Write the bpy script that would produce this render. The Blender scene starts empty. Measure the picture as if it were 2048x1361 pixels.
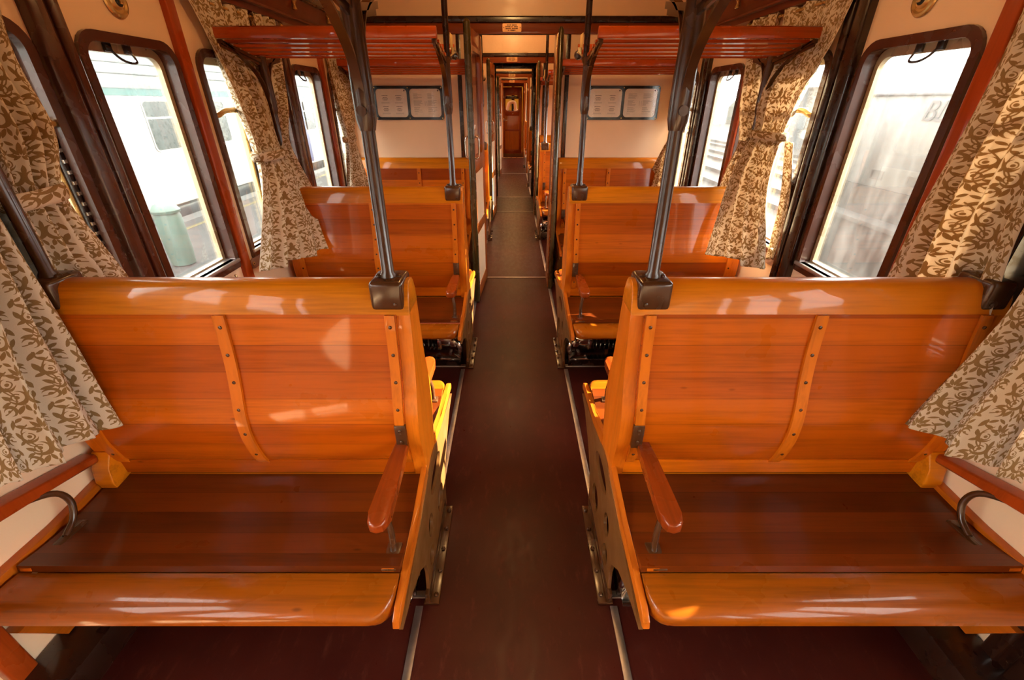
import bpy, bmesh, math, random
from mathutils import Vector, Matrix
from mathutils.geometry import tessellate_polygon

random.seed(7)
PI = math.pi
sc = bpy.context.scene
col = sc.collection

# ------------------------------------------------------------------ camera, light, exposure
F_PX, HORIZON, CAM_H, CAM_X = 879.0, 203.0, 1.62, -0.0164
cd = bpy.data.cameras.new('camera')
cam = bpy.data.objects.new('camera', cd)
col.objects.link(cam)
cd.sensor_width = 36.0
cd.lens = F_PX / 2048.0 * 36.0
cd.clip_start = 0.02
cd.clip_end = 300
cam.location = (CAM_X, 0.0, CAM_H)
cam.rotation_euler = (PI / 2 - math.atan((680.5 - HORIZON) / F_PX), 0, 0)
sc.camera = cam

sc.view_settings.view_transform = 'Standard'
sc.view_settings.look = 'None'
sc.view_settings.gamma = 1.0
sc.view_settings.use_curve_mapping = False
sc.view_settings.exposure = 0.60
sc.cycles.use_denoising = True
sc.cycles.max_bounces = 9
sc.cycles.diffuse_bounces = 5
sc.cycles.glossy_bounces = 4
sc.cycles.transmission_bounces = 4
sc.cycles.transparent_max_bounces = 12
sc.cycles.sample_clamp_indirect = 5.0
sc.cycles.caustics_reflective = False
sc.cycles.caustics_refractive = False

SKY_STRENGTH, SUN_STRENGTH, LAMP_STRENGTH = 16.0, 48.0, 58.0
world = bpy.data.worlds.new('sky')
sc.world = world
world.use_nodes = True
bg = world.node_tree.nodes['Background']
bg.inputs[0].default_value = (1.0, 0.97, 0.93, 1)
bg.inputs[1].default_value = SKY_STRENGTH

sd = bpy.data.lights.new('sun', 'SUN')
sd.energy = SUN_STRENGTH
sd.angle = math.radians(0.6)
sd.color = (1.0, 0.90, 0.74)
sun = bpy.data.objects.new('sun', sd)
col.objects.link(sun)
SUN_DIR = Vector((1.0, 0.20, 0.47)).normalized()          # towards the sun
sun.rotation_euler = SUN_DIR.to_track_quat('Z', 'Y').to_euler()


# ------------------------------------------------------------------ helpers
def srgb(r, g, b):
    def f(c):
        c /= 255.0
        return c / 12.92 if c <= 0.04045 else ((c + 0.055) / 1.055) ** 2.4
    return (f(r), f(g), f(b), 1.0)


class NT:
    """small wrapper around a material's node tree"""
    def __init__(self, name):
        self.m = bpy.data.materials.new(name)
        self.m.use_nodes = True
        self.t = self.m.node_tree
        self.t.nodes.clear()
        self.out = self.t.nodes.new('ShaderNodeOutputMaterial')

    def n(self, typ, **kw):
        nd = self.t.nodes.new(typ)
        for k, v in kw.items():
            setattr(nd, k, v)
        return nd

    def link(self, a, b):
        self.t.links.new(a, b)

    def math(self, op, a, b=None, c=None):
        nd = self.n('ShaderNodeMath', operation=op)
        for i, v in enumerate((a, b, c)):
            if v is None:
                continue
            if isinstance(v, (int, float)):
                nd.inputs[i].default_value = v
            else:
                self.link(v, nd.inputs[i])
        return nd.outputs[0]

    def mix(self, fac, a, b, blend='MIX'):
        nd = self.n('ShaderNodeMix', data_type='RGBA', blend_type=blend)
        for sock, v in ((nd.inputs[0], fac), (nd.inputs[6], a), (nd.inputs[7], b)):
            if isinstance(v, (int, float)):
                sock.default_value = v
            elif isinstance(v, tuple):
                sock.default_value = v
            else:
                self.link(v, sock)
        return nd.outputs[2]

    def ramp(self, fac, stops, interp='LINEAR'):
        nd = self.n('ShaderNodeValToRGB')
        nd.color_ramp.interpolation = interp
        el = nd.color_ramp.elements
        while len(el) < len(stops):
            el.new(0.5)
        for e, (p, c) in zip(el, stops):
            e.position = p
            e.color = c if isinstance(c, tuple) else (c, c, c, 1)
        self.link(fac, nd.inputs[0])
        return nd.outputs[0]

    def noise(self, vec, scale, detail=3.0, rough=0.5, dim='3D'):
        nd = self.n('ShaderNodeTexNoise', noise_dimensions=dim)
        nd.inputs['Scale'].default_value = scale
        nd.inputs['Detail'].default_value = detail
        nd.inputs['Roughness'].default_value = rough
        if vec is not None:
            self.link(vec, nd.inputs['Vector'])
        return nd.outputs[0]

    def mapping(self, vec, scale=(1, 1, 1), loc=(0, 0, 0)):
        nd = self.n('ShaderNodeMapping')
        nd.inputs['Scale'].default_value = scale
        nd.inputs['Location'].default_value = loc
        self.link(vec, nd.inputs['Vector'])
        return nd.outputs[0]

    def bump(self, h, strength, dist=0.002):
        nd = self.n('ShaderNodeBump')
        nd.inputs['Strength'].default_value = strength
        nd.inputs['Distance'].default_value = dist
        self.link(h, nd.inputs['Height'])
        return nd.outputs[0]

    def principled(self, color, rough=0.5, metal=0.0, coat=0.0, coat_rough=0.1, spec=0.5, normal=None, **kw):
        p = self.n('ShaderNodeBsdfPrincipled')
        for nm, v in (('Base Color', color), ('Roughness', rough), ('Metallic', metal), ('Coat Weight', coat),
                      ('Coat Roughness', coat_rough), ('Specular IOR Level', spec)):
            if isinstance(v, (int, float, tuple)):
                p.inputs[nm].default_value = v
            else:
                self.link(v, p.inputs[nm])
        if normal is not None:
            self.link(normal, p.inputs['Normal'])
        return p

    def done(self, shader):
        self.link(shader.outputs[0] if hasattr(shader, 'outputs') else shader, self.out.inputs[0])
        return self.m


def mat_paint(name, c, rough=0.4, var=0.08, scale=4.0, bump=0.0, metal=0.0, coat=0.0, spec=0.5):
    t = NT(name)
    tc = t.n('ShaderNodeTexCoord').outputs['Object']
    nz = t.noise(tc, scale, 4.0, 0.6)
    dark = tuple(v * (1 - var * 2.2) for v in c[:3]) + (1,)
    light = tuple(min(1, v * (1 + var)) for v in c[:3]) + (1,)
    cc = t.ramp(nz, [(0.3, dark), (0.7, light)])
    nrm = t.bump(t.noise(tc, 160.0, 2.0), bump, 0.001) if bump else None
    rr = t.ramp(t.noise(tc, 11.0, 3.0), [(0.3, max(0.03, rough - 0.08)), (0.75, min(1, rough + 0.1))])
    return t.done(t.principled(cc, rr, metal, coat, 0.12, spec, nrm))


def mat_wood(name, tones, axis='Z', width=0.085, rough=0.26, coat=0.55, grain=1.0, seam=0.5, along='X', offset=0.0, knots=True):
    """varnished boards: each board (counted along axis) takes its own tone; grain runs along x (or along)"""
    t = NT(name)
    tc = t.n('ShaderNodeTexCoord').outputs['Object']
    oi = t.n('ShaderNodeObjectInfo').outputs['Random']
    sep = t.n('ShaderNodeSeparateXYZ')
    t.link(tc, sep.inputs[0])
    if width:
        q = t.math('ADD', t.math('DIVIDE', sep.outputs['XYZ'.index(axis)], width), 40.0 + offset)
        fl = t.math('FLOOR', q)
        fr = t.math('FRACT', q)
        wn = t.n('ShaderNodeTexWhiteNoise', noise_dimensions='1D')
        t.link(t.math('ADD', fl, t.math('MULTIPLY', oi, 37.0)), wn.inputs['W'])
        pick = wn.outputs[0]
    else:
        fl, fr, pick = None, None, oi
    base = t.ramp(pick, [(i / max(1, len(tones) - 1), c) for i, c in enumerate(tones)])
    sca = {'X': (1.2, 26, 26), 'Y': (26, 1.2, 26), 'Z': (26, 26, 1.2)}[along]
    mp = t.n('ShaderNodeMapping')
    mp.inputs['Scale'].default_value = sca
    t.link(tc, mp.inputs['Vector'])
    off = t.n('ShaderNodeCombineXYZ')
    o1 = t.math('MULTIPLY', oi, 13.0)
    if fl is not None:
        o1 = t.math('ADD', o1, t.math('MULTIPLY', pick, 19.0))
    for i in range(3):
        t.link(o1, off.inputs[i])
    t.link(off.outputs[0], mp.inputs['Location'])
    g1 = t.noise(mp.outputs[0], 1.0, 6.0, 0.62)
    mp2 = t.n('ShaderNodeMapping')
    mp2.inputs['Scale'].default_value = tuple(v * 5 for v in sca)
    t.link(tc, mp2.inputs['Vector'])
    g2 = t.noise(mp2.outputs[0], 1.0, 3.0, 0.5)
    gmix = t.math('ADD', t.math('MULTIPLY', g1, 0.65), t.math('MULTIPLY', g2, 0.35))
    gcol = t.ramp(gmix, [(0.30, 1 - 0.42 * grain), (0.52, 1.0 - 0.08 * grain), (0.70, 1.0)])
    cc = t.mix(1.0, base, gcol, 'MULTIPLY')
    # slow blotches of worn varnish
    blot = t.ramp(t.noise(tc, 2.3, 3.0, 0.6), [(0.32, 0.88), (0.62, 1.0)])
    cc = t.mix(1.0, cc, blot, 'MULTIPLY')
    # a few knots
    vo = t.n('ShaderNodeTexVoronoi', feature='F1')
    vo.inputs['Scale'].default_value = 1.0
    t.link(t.mapping(tc, {'X': (3.2, 9, 9), 'Y': (9, 3.2, 9), 'Z': (9, 9, 3.2)}[along]), vo.inputs['Vector'])
    knot = t.ramp(vo.outputs['Distance'], [(0.018, 0.4), (0.055, 1.0)])
    cc = t.mix(0.8 if along == 'X' else 0.0, cc, t.mix(1.0, cc, knot, 'MULTIPLY'))
    if fr is not None and seam:
        s = t.ramp(t.math('ABSOLUTE', t.math('SUBTRACT', fr, 0.5)), [(0.478, 1.0), (0.495, 1 - seam)])
        cc = t.mix(1.0, cc, s, 'MULTIPLY')
    nrm = t.bump(gmix, 0.12 * grain, 0.002)
    rr = t.ramp(t.noise(tc, 7.0, 4.0), [(0.3, rough + 0.02), (0.75, rough + 0.2)])
    return t.done(t.principled(cc, rr, 0.0, coat, 0.05, 0.15, nrm))


def mat_metal(name, c, rough=0.3, metal=1.0):
    return mat_paint(name, c, rough, 0.10, 14.0, 0.0, metal)


def mat_emit(name, c, s):
    t = NT(name)
    e = t.n('ShaderNodeEmission')
    e.inputs[0].default_value = c
    e.inputs[1].default_value = s
    return t.done(e)


def mat_glass(name, dust=0.05, tint=(0.95, 0.97, 0.96, 1)):
    t = NT(name)
    tc = t.n('ShaderNodeTexCoord').outputs['Object']
    tr = t.n('ShaderNodeBsdfTransparent')
    tr.inputs[0].default_value = tint
    gl = t.n('ShaderNodeBsdfGlossy')
    gl.inputs['Roughness'].default_value = 0.02
    fr = t.n('ShaderNodeFresnel')
    fr.inputs[0].default_value = 1.45
    mx = t.n('ShaderNodeMixShader')
    t.link(t.math('MULTIPLY', fr.outputs[0], 0.6 if name == 'window_glass' else 0.35), mx.inputs[0])
    t.link(tr.outputs[0], mx.inputs[1])
    t.link(gl.outputs[0], mx.inputs[2])
    # dust: streaks and speckle that catch the light
    st = t.noise(t.mapping(tc, (1, 5, 1.2)), 3.0, 5.0, 0.7)
    dn = t.ramp(st, [(0.35, dust * 0.4), (0.75, dust * 2.2)])
    df = t.n('ShaderNodeBsdfTranslucent')
    df.inputs[0].default_value = (0.9, 0.9, 0.88, 1)
    dd = t.n('ShaderNodeBsdfDiffuse')
    dd.inputs[0].default_value = (0.8, 0.8, 0.78, 1)
    ad = t.n('ShaderNodeMixShader')
    ad.inputs[0].default_value = 0.5
    t.link(df.outputs[0], ad.inputs[1])
    t.link(dd.outputs[0], ad.inputs[2])
    m2 = t.n('ShaderNodeMixShader')
    t.link(dn, m2.inputs[0])
    t.link(mx.outputs[0], m2.inputs[1])
    t.link(ad.outputs[0], m2.inputs[2])
    return t.done(m2)


def mat_curtain(name):
    """cream cotton printed with a tan damask of scrolls and leaves; coordinates run along the cloth in metres"""
    t = NT(name)
    uv = t.n('ShaderNodeUVMap').outputs[0]
    warp = t.n('ShaderNodeTexNoise')
    warp.inputs['Scale'].default_value = 34.0
    warp.inputs['Detail'].default_value = 1.0
    t.link(uv, warp.inputs['Vector'])
    wv = t.n('ShaderNodeVectorMath', operation='SUBTRACT')
    t.link(warp.outputs['Color'], wv.inputs[0])
    wv.inputs[1].default_value = (0.5, 0.5, 0.5)
    ws = t.n('ShaderNodeVectorMath', operation='SCALE')
    t.link(wv.outputs[0], ws.inputs[0])
    ws.inputs['Scale'].default_value = 0.007
    ps = t.n('ShaderNodeVectorMath', operation='ADD')
    t.link(uv, ps.inputs[0])
    t.link(ws.outputs[0], ps.inputs[1])
    fine = t.n('ShaderNodeVectorMath', operation='SCALE')
    fine.inputs['Scale'].default_value = 1.22
    t.link(ps.outputs[0], fine.inputs[0])
    sep = t.n('ShaderNodeSeparateXYZ')
    t.link(fine.outputs[0], sep.inputs[0])
    Wd, Hd = 0.150, 0.185                              # one repeat, mirrored about its middle
    colm = t.math('FLOOR', t.math('DIVIDE', sep.outputs[0], Wd))
    half = t.math('MULTIPLY', t.math('MODULO', t.math('ABSOLUTE', colm), 2.0), Hd / 2)
    u = t.math('ABSOLUTE', t.math('SUBTRACT', t.math('MULTIPLY', t.math('FRACT', t.math('DIVIDE', sep.outputs[0], Wd)), Wd), Wd / 2))
    v = t.math('MULTIPLY', t.math('FRACT', t.math('DIVIDE', t.math('ADD', t.math('ADD', sep.outputs[1], half), 40.0 * Hd), Hd)), Hd)

    def dist(cx, cy):
        a = t.math('SUBTRACT', u, cx)
        b = t.math('SUBTRACT', v, cy)
        return t.math('SQRT', t.math('ADD', t.math('MULTIPLY', a, a), t.math('MULTIPLY', b, b)))

    def disc(cx, cy, r):
        return t.math('LESS_THAN', dist(cx, cy), r)

    def crescent(cx, cy, r, ox, oy, r2):
        return t.math('MULTIPLY', disc(cx, cy, r), t.math('GREATER_THAN', dist(cx + ox, cy + oy), r2))

    def leaf(cx, cy, ln, wd, deg):
        L, w = ln / 2, wd / 2
        R = (L * L + w * w) / (2 * w)
        k = R - w
        nx, ny = -math.sin(math.radians(deg)), math.cos(math.radians(deg))
        return t.math('MULTIPLY', disc(cx + nx * k, cy + ny * k, R), disc(cx - nx * k, cy - ny * k, R))

    def arc(cx, cy, r, w, deg, cut):
        nx, ny = math.cos(math.radians(deg)), math.sin(math.radians(deg))
        ring = t.math('LESS_THAN', t.math('ABSOLUTE', t.math('SUBTRACT', dist(cx, cy), r)), w)
        side = t.math('ADD', t.math('MULTIPLY', t.math('SUBTRACT', u, cx), nx), t.math('MULTIPLY', t.math('SUBTRACT', v, cy), ny))
        return t.math('MULTIPLY', ring, t.math('GREATER_THAN', side, cut))

    shapes = [
        leaf(0.0, 0.158, 0.040, 0.015, 90), leaf(0.013, 0.150, 0.034, 0.012, 58), leaf(0.021, 0.136, 0.032, 0.012, 18), leaf(0.010, 0.128, 0.022, 0.010, -35),
        crescent(0.038, 0.108, 0.021, -0.005, 0.005, 0.0165), disc(0.036, 0.110, 0.0055), arc(0.036, 0.110, 0.0115, 0.0018, 200, -0.004),
        leaf(0.061, 0.120, 0.032, 0.012, 70), leaf(0.057, 0.094, 0.026, 0.011, -30),
        crescent(0.022, 0.062, 0.025, 0.006, 0.005, 0.0195), disc(0.027, 0.064, 0.006), arc(0.027, 0.064, 0.0125, 0.0018, 20, -0.005),
        leaf(0.0, 0.088, 0.036, 0.013, 90), leaf(0.049, 0.066, 0.030, 0.012, 40), leaf(0.056, 0.045, 0.030, 0.012, -20),
        crescent(0.052, 0.022, 0.019, 0.005, -0.004, 0.0150), disc(0.054, 0.021, 0.005), leaf(0.026, 0.022, 0.034, 0.013, 118), leaf(0.010, 0.026, 0.028, 0.011, 70),
        leaf(0.0, 0.006, 0.020, 0.009, 90), leaf(0.064, 0.160, 0.034, 0.013, 115), leaf(0.046, 0.150, 0.028, 0.011, 20), leaf(0.045, 0.172, 0.026, 0.011, 150),
        leaf(0.022, 0.177, 0.026, 0.010, 30), arc(0.0, 0.110, 0.052, 0.0019, 0, 0.030), arc(0.075, 0.060, 0.046, 0.0019, 190, 0.012), arc(0.030, 0.170, 0.030, 0.0019, -60, 0.010),
    ]
    pat = shapes[0]
    for q in shapes[1:]:
        pat = t.math('MAXIMUM', pat, q)
    weave = t.noise(t.mapping(uv, (900, 900, 1)), 1.0, 1.0)
    base = t.ramp(weave, [(0.3, srgb(222, 204, 178)), (0.7, srgb(234, 218, 194))])
    tan = t.ramp(weave, [(0.3, srgb(146, 114, 70)), (0.7, srgb(162, 130, 86))])
    cc = t.mix(pat, base, tan)
    df = t.principled(cc, 0.85, spec=0.15)
    tl = t.n('ShaderNodeBsdfTranslucent')
    t.link(cc, tl.inputs[0])
    mx = t.n('ShaderNodeMixShader')
    mx.inputs[0].default_value = 0.22
    t.link(df.outputs[0], mx.inputs[1])
    t.link(tl.outputs[0], mx.inputs[2])
    return t.done(mx)


def mat_floor(name):
    t = NT(name)
    tc = t.n('ShaderNodeTexCoord').outputs['Object']
    n1 = t.noise(tc, 3.0, 6.0, 0.65)
    n2 = t.noise(t.mapping(tc, (9, 3, 1)), 3.0, 5.0, 0.7)
    base = t.ramp(n1, [(0.3, srgb(54, 17, 12)), (0.7, srgb(72, 26, 18))])
    scuff_sheen = t.ramp(n2, [(0.56, 0.0), (0.80, 0.45)])  # scuffs, also painted paler to stand for lit patches and reflections
    cc = t.mix(scuff_sheen, base, srgb(112, 58, 42))
    speck = t.ramp(t.noise(tc, 90.0, 1.0), [(0.76, 0.0), (0.84, 0.15)])
    cc = t.mix(speck, cc, srgb(120, 80, 58))
    rr = t.ramp(n2, [(0.3, 0.27), (0.8, 0.46)])
    nrm = t.bump(t.noise(tc, 14.0, 2.0), 0.05, 0.004)
    return t.done(t.principled(cc, rr, 0.0, 0.0, 0.2, 0.19, nrm))


def mat_ground(name, c1, c2, scale=20.0, rough=0.9):
    t = NT(name)
    tc = t.n('ShaderNodeTexCoord').outputs['Object']
    n1 = t.noise(tc, scale, 5.0, 0.7)
    n2 = t.noise(tc, scale * 0.06, 3.0, 0.6)
    cc = t.ramp(t.math('ADD', t.math('MULTIPLY', n1, 0.5), t.math('MULTIPLY', n2, 0.5)), [(0.35, c1), (0.65, c2)])
    return t.done(t.principled(cc, rough, 0, 0, 0.1, 0.2))


def mat_paving(name, c1, c2, size=0.45):
    t = NT(name)
    tc = t.n('ShaderNodeTexCoord').outputs['Object']
    b = t.n('ShaderNodeTexBrick')
    b.inputs['Scale'].default_value = 1.0
    b.inputs['Brick Width'].default_value = size
    b.inputs['Row Height'].default_value = size
    b.inputs['Mortar Size'].default_value = 0.012
    b.inputs['Color1'].default_value = c1
    b.inputs['Color2'].default_value = c2
    b.inputs['Mortar'].default_value = tuple(v * 0.6 for v in c1[:3]) + (1,)
    b.offset = 0.0
    t.link(tc, b.inputs['Vector'])
    cc = t.mix(1.0, b.outputs[0], t.ramp(t.noise(tc, 6.0, 5.0, 0.7), [(0.3, 0.75), (0.7, 1.0)]), 'MULTIPLY')
    return t.done(t.principled(cc, 0.85, spec=0.2))


M = {}
M['rail'] = mat_wood('varnished_light_wood', [srgb(202, 112, 12), srgb(220, 130, 17), srgb(210, 118, 14)], width=0, rough=0.25, coat=0.38, grain=1.15)
M['railY'] = mat_wood('varnished_light_wood_lengthwise', [srgb(176, 86, 14), srgb(192, 98, 20)], width=0, rough=0.25, grain=0.8, along='Y', coat=0.4)
M['railZ'] = mat_wood('varnished_light_wood_upright', [srgb(200, 100, 14), srgb(216, 114, 18)], width=0, rough=0.27, grain=0.9, along='Z', coat=0.38)
M['panel'] = mat_wood('varnished_back_boards', [srgb(148, 58, 3), srgb(204, 98, 7), srgb(176, 76, 4), srgb(212, 106, 9)], 'Z', 0.088, rough=0.24, coat=0.34, grain=1.1, seam=0.4)
M['seat'] = mat_wood('varnished_seat_boards', [srgb(78, 29, 4), srgb(112, 46, 7), srgb(90, 34, 5), srgb(104, 43, 7)], 'Y', 0.079, rough=0.24, coat=0.30, grain=0.95, seam=0.4)  # same wood as the backs, colour darkened for wear and shade
M['nose'] = mat_wood('varnished_seat_edge', [srgb(148, 72, 7), srgb(162, 82, 9)], width=0, rough=0.2, coat=0.4, grain=1.1)
M['arm'] = mat_wood('varnished_armrest', [srgb(136, 52, 12), srgb(152, 62, 15)], width=0, rough=0.2, grain=0.9, along='Y', coat=0.6)
M['slat'] = mat_wood('varnished_slats', [srgb(172, 66, 12), srgb(190, 80, 16), srgb(160, 58, 10)], width=0, rough=0.2, grain=0.9, coat=0.6)
M['redwood'] = mat_wood('reddish_trim_wood', [srgb(158, 60, 16), srgb(172, 70, 20)], width=0, rough=0.22, grain=0.7, along='Z', coat=0.5)
M['doorwood'] = mat_wood('door_wood', [srgb(142, 67, 16), srgb(161, 79, 21)], width=0, rough=0.3, grain=0.7, along='Z')
M['lintelwood'] = mat_wood('lintel_wood', [srgb(128, 56, 13), srgb(145, 67, 18)], width=0, rough=0.3, grain=0.8)
M['cornice'] = mat_wood('cornice_wood', [srgb(100, 36, 10), srgb(112, 42, 12)], width=0, rough=0.3, grain=0.8, along='Y', coat=0.3)
M['iron'] = mat_paint('brown_enamelled_iron', srgb(74, 43, 22), 0.22, 0.12, 20.0, 0.04, 0.0, 0.13)
M['frame'] = mat_paint('brown_window_paint', srgb(74, 38, 25), 0.24, 0.08, 9.0, 0.04, 0.0, 0.5)
M['castiron'] = mat_paint('olive_brown_end_frame', srgb(108, 68, 30), 0.38, 0.08, 8.0, 0.02, 0.0, 0.2)
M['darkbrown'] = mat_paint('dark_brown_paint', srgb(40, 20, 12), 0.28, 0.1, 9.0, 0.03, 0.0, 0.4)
M['olive'] = mat_paint('olive_brown_edge', srgb(70, 58, 30), 0.25, 0.15, 12.0, 0.04, 0.2, 0.4)
M['wall'] = mat_paint('cream_laminate', srgb(242, 206, 168), 0.38, 0.03, 1.5, 0.0, 0.0, 0.1)
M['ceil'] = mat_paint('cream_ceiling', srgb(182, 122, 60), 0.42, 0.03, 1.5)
M['brass'] = mat_metal('brass', srgb(212, 172, 104), 0.28, 0.65)
M['sash'] = mat_paint('pale_gold_sash', srgb(206, 184, 148), 0.3, 0.06, 14.0, 0.0, 0.45)
M['steel'] = mat_metal('polished_steel', srgb(226, 222, 216), 0.18)
M['alu'] = mat_metal('aluminium_strip', srgb(206, 198, 194), 0.42)
M['fin'] = mat_metal('heater_fins', srgb(150, 132, 112), 0.25)
M['black'] = mat_paint('black_frame', srgb(20, 12, 10), 0.15, 0.1, 9.0, 0.0, 0.0, 0.4)
M['blackhole'] = mat_paint('dark_rubber', srgb(18, 14, 12), 0.6, 0.1)
M['paper'] = mat_paint('notice_paper', srgb(250, 238, 224), 0.35, 0.03, 12.0, 0.0, 0.0, 0.5)
M['ink'] = mat_paint('printed_ink', srgb(120, 104, 100), 0.6, 0.1)
M['inkdark'] = mat_paint('printed_ink_dark', srgb(84, 50, 26), 0.6, 0.1)
M['card'] = mat_paint('card', srgb(216, 176, 110), 0.6, 0.05)
M['plate'] = mat_paint('engraved_plate', srgb(218, 160, 104), 0.35, 0.06, 30.0, 0.0, 0.3)
M['strap'] = mat_paint('leather_strap', srgb(150, 112, 96), 0.5, 0.1, 30.0)
M['lug'] = mat_paint('chrome_handle', srgb(206, 198, 190), 0.18, 0.05, 9.0, 0.0, 0.85)
M['curtain'] = mat_curtain('printed_curtain_cloth')
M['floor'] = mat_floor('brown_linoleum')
M['glass'] = mat_glass('window_glass', 0.010)
M['glassclean'] = mat_glass('door_glass', 0.004, (0.99, 0.99, 0.99, 1))
M['lamp'] = mat_emit('lit_lamp_glass', (1.0, 0.56, 0.20, 1), LAMP_STRENGTH)


class MB:
    """collects shapes, then links them as ONE mesh object"""
    def __init__(self):
        self.v, self.f, self.uv = [], [], {}

    def add(self, verts, faces):
        o = len(self.v)
        self.v += [tuple(p) for p in verts]
        self.f += [tuple(i + o for i in fc) for fc in faces]

    def bm_add(self, bm):
        bm.verts.index_update()
        self.add([v.co[:] for v in bm.verts], [[v.index for v in f.verts] for f in bm.faces])
        bm.free()

    def box(self, x0, x1, y0, y1, z0, z1, bev=0.0, seg=2, mat=None):
        bm = bmesh.new()
        bmesh.ops.create_cube(bm, size=1.0)
        for v in bm.verts:
            v.co = Vector(((x0 + x1) / 2 + v.co.x * (x1 - x0), (y0 + y1) / 2 + v.co.y * (y1 - y0), (z0 + z1) / 2 + v.co.z * (z1 - z0)))
        if bev:
            bmesh.ops.bevel(bm, geom=list(bm.edges), offset=bev, segments=seg, profile=0.5, affect='EDGES')
        if mat is not None:
            bmesh.ops.transform(bm, matrix=mat, verts=bm.verts)
        self.bm_add(bm)
        return self

    def prism(self, poly, axis, a0, a1, bev=0.0, seg=2, holes=()):
        """extrude a closed 2-D outline (with holes) along an axis; poly in the two other axes, in order"""
        def p3(p, a):
            return {'x': (a, p[0], p[1]), 'y': (p[0], a, p[1]), 'z': (p[0], p[1], a)}[axis]
        bm = bmesh.new()
        if holes:
            loops = [list(poly)] + [list(h) for h in holes]
            flat = [p for lp in loops for p in lp]
            tris = tessellate_polygon([[Vector((p[0], p[1], 0)) for p in lp] for lp in loops])
            va = [bm.verts.new(p3(p, a0)) for p in flat]
            vb = [bm.verts.new(p3(p, a1)) for p in flat]
            for tr in tris:
                try:
                    bm.faces.new([va[i] for i in tr])
                    bm.faces.new([vb[i] for i in reversed(tr)])
                except ValueError:
                    pass
            k = 0
            for lp in loops:
                n = len(lp)
                for i in range(n):
                    a, b = k + i, k + (i + 1) % n
                    bm.faces.new((va[a], va[b], vb[b], vb[a]))
                k += n
        else:
            va = [bm.verts.new(p3(p, a0)) for p in poly]
            vb = [bm.verts.new(p3(p, a1)) for p in poly]
            n = len(poly)
            fa = bm.faces.new(va)
            fb = bm.faces.new(list(reversed(vb)))
            for i in range(n):
                bm.faces.new((va[i], vb[i], vb[(i + 1) % n], va[(i + 1) % n]))
            if bev:
                ed = [e for e in fa.edges] + [e for e in fb.edges]
                bmesh.ops.bevel(bm, geom=ed, offset=bev, segments=seg, profile=0.5, affect='EDGES')
        bmesh.ops.recalc_face_normals(bm, faces=bm.faces)
        self.bm_add(bm)
        return self

    def strip(self, path, axis, a0, a1, th, bev=0.0):
        """a bent sheet: an open 2-D path thickened by th (to its left) and extruded along an axis"""
        n = len(path)
        off = []
        for i in range(n):
            p = Vector(path[max(0, i - 1)])
            q = Vector(path[min(n - 1, i + 1)])
            d = (q - p)
            d.normalize()
            off.append((path[i][0] - d.y * th, path[i][1] + d.x * th))
        return self.prism(list(path) + off[::-1], axis, a0, a1, bev)

    def tube(self, pts, r, n=10, cap=True, flat=1.0):
        P = [Vector(p) for p in pts]
        R = r if isinstance(r, (list, tuple)) else [r] * len(P)
        rings = []
        ref = None
        for i, p in enumerate(P):
            d = (P[min(i + 1, len(P) - 1)] - P[max(i - 1, 0)])
            d.normalize()
            if ref is None:
                ref = Vector((1, 0, 0)) if abs(d.x) < 0.8 else Vector((0, 1, 0))
            a = (ref - d * ref.dot(d))
            a.normalize()
            b = d.cross(a)
            ref = a
            rings.append([p + (a * math.cos(2 * PI * k / n) * flat + b * math.sin(2 * PI * k / n)) * R[i] for k in range(n)])
        vs = [v[:] for rg in rings for v in rg]
        fs = []
        for i in range(len(P) - 1):
            for k in range(n):
                a, b = i * n + k, i * n + (k + 1) % n
                fs.append((a, b, b + n, a + n))
        if cap:
            fs.append(tuple(reversed(range(n))))
            fs.append(tuple(range((len(P) - 1) * n, len(P) * n)))
        self.add(vs, fs)
        return self

    def lathe(self, prof, axis='z', c=(0, 0, 0), n=24):
        """profile [(radius, along)] turned round an axis through c"""
        vs, fs = [], []
        for r, h in prof:
            for k in range(n):
                a = 2 * PI * k / n
                p = {'z': (r * math.cos(a), r * math.sin(a), h), 'x': (h, r * math.cos(a), r * math.sin(a)),
                     'y': (r * math.cos(a), h, r * math.sin(a))}[axis]
                vs.append((p[0] + c[0], p[1] + c[1], p[2] + c[2]))
        m = len(prof)
        for i in range(m - 1):
            for k in range(n):
                a, b = i * n + k, i * n + (k + 1) % n
                fs.append((a, b, b + n, a + n))
        fs.append(tuple(reversed(range(n))))
        fs.append(tuple(range((m - 1) * n, m * n)))
        self.add(vs, fs)
        return self

    def ring(self, axis, outer, inner, a0, a1):
        """a flat frame between two outlines with the same number of points"""
        def p3(p, a):
            return {'x': (a, p[0], p[1]), 'y': (p[0], a, p[1])}[axis]
        n = len(outer)
        vs = [p3(p, a0) for p in outer] + [p3(p, a0) for p in inner] + [p3(p, a1) for p in outer] + [p3(p, a1) for p in inner]
        fs = []
        for i in range(n):
            j = (i + 1) % n
            fs += [(i, j, n + j, n + i), (2 * n + j, 2 * n + i, 3 * n + i, 3 * n + j), (j, i, 2 * n + i, 2 * n + j), (n + i, n + j, 3 * n + j, 3 * n + i)]
        self.add(vs, fs)
        return self

    def build(self, name, mat, parent=None, sharp=38, recalc=True):
        me = bpy.data.meshes.new(name)
        me.from_pydata(self.v, [], self.f)
        if recalc:
            bm = bmesh.new()
            bm.from_mesh(me)
            bmesh.ops.recalc_face_normals(bm, faces=bm.faces)
            bm.to_mesh(me)
            bm.free()
        me.shade_smooth()
        me.set_sharp_from_angle(angle=math.radians(sharp))
        me.materials.append(M[mat] if isinstance(mat, str) else mat)
        me.update()
        o = bpy.data.objects.new(name, me)
        col.objects.link(o)
        if parent is not None:
            o.parent = parent
        return o


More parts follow.
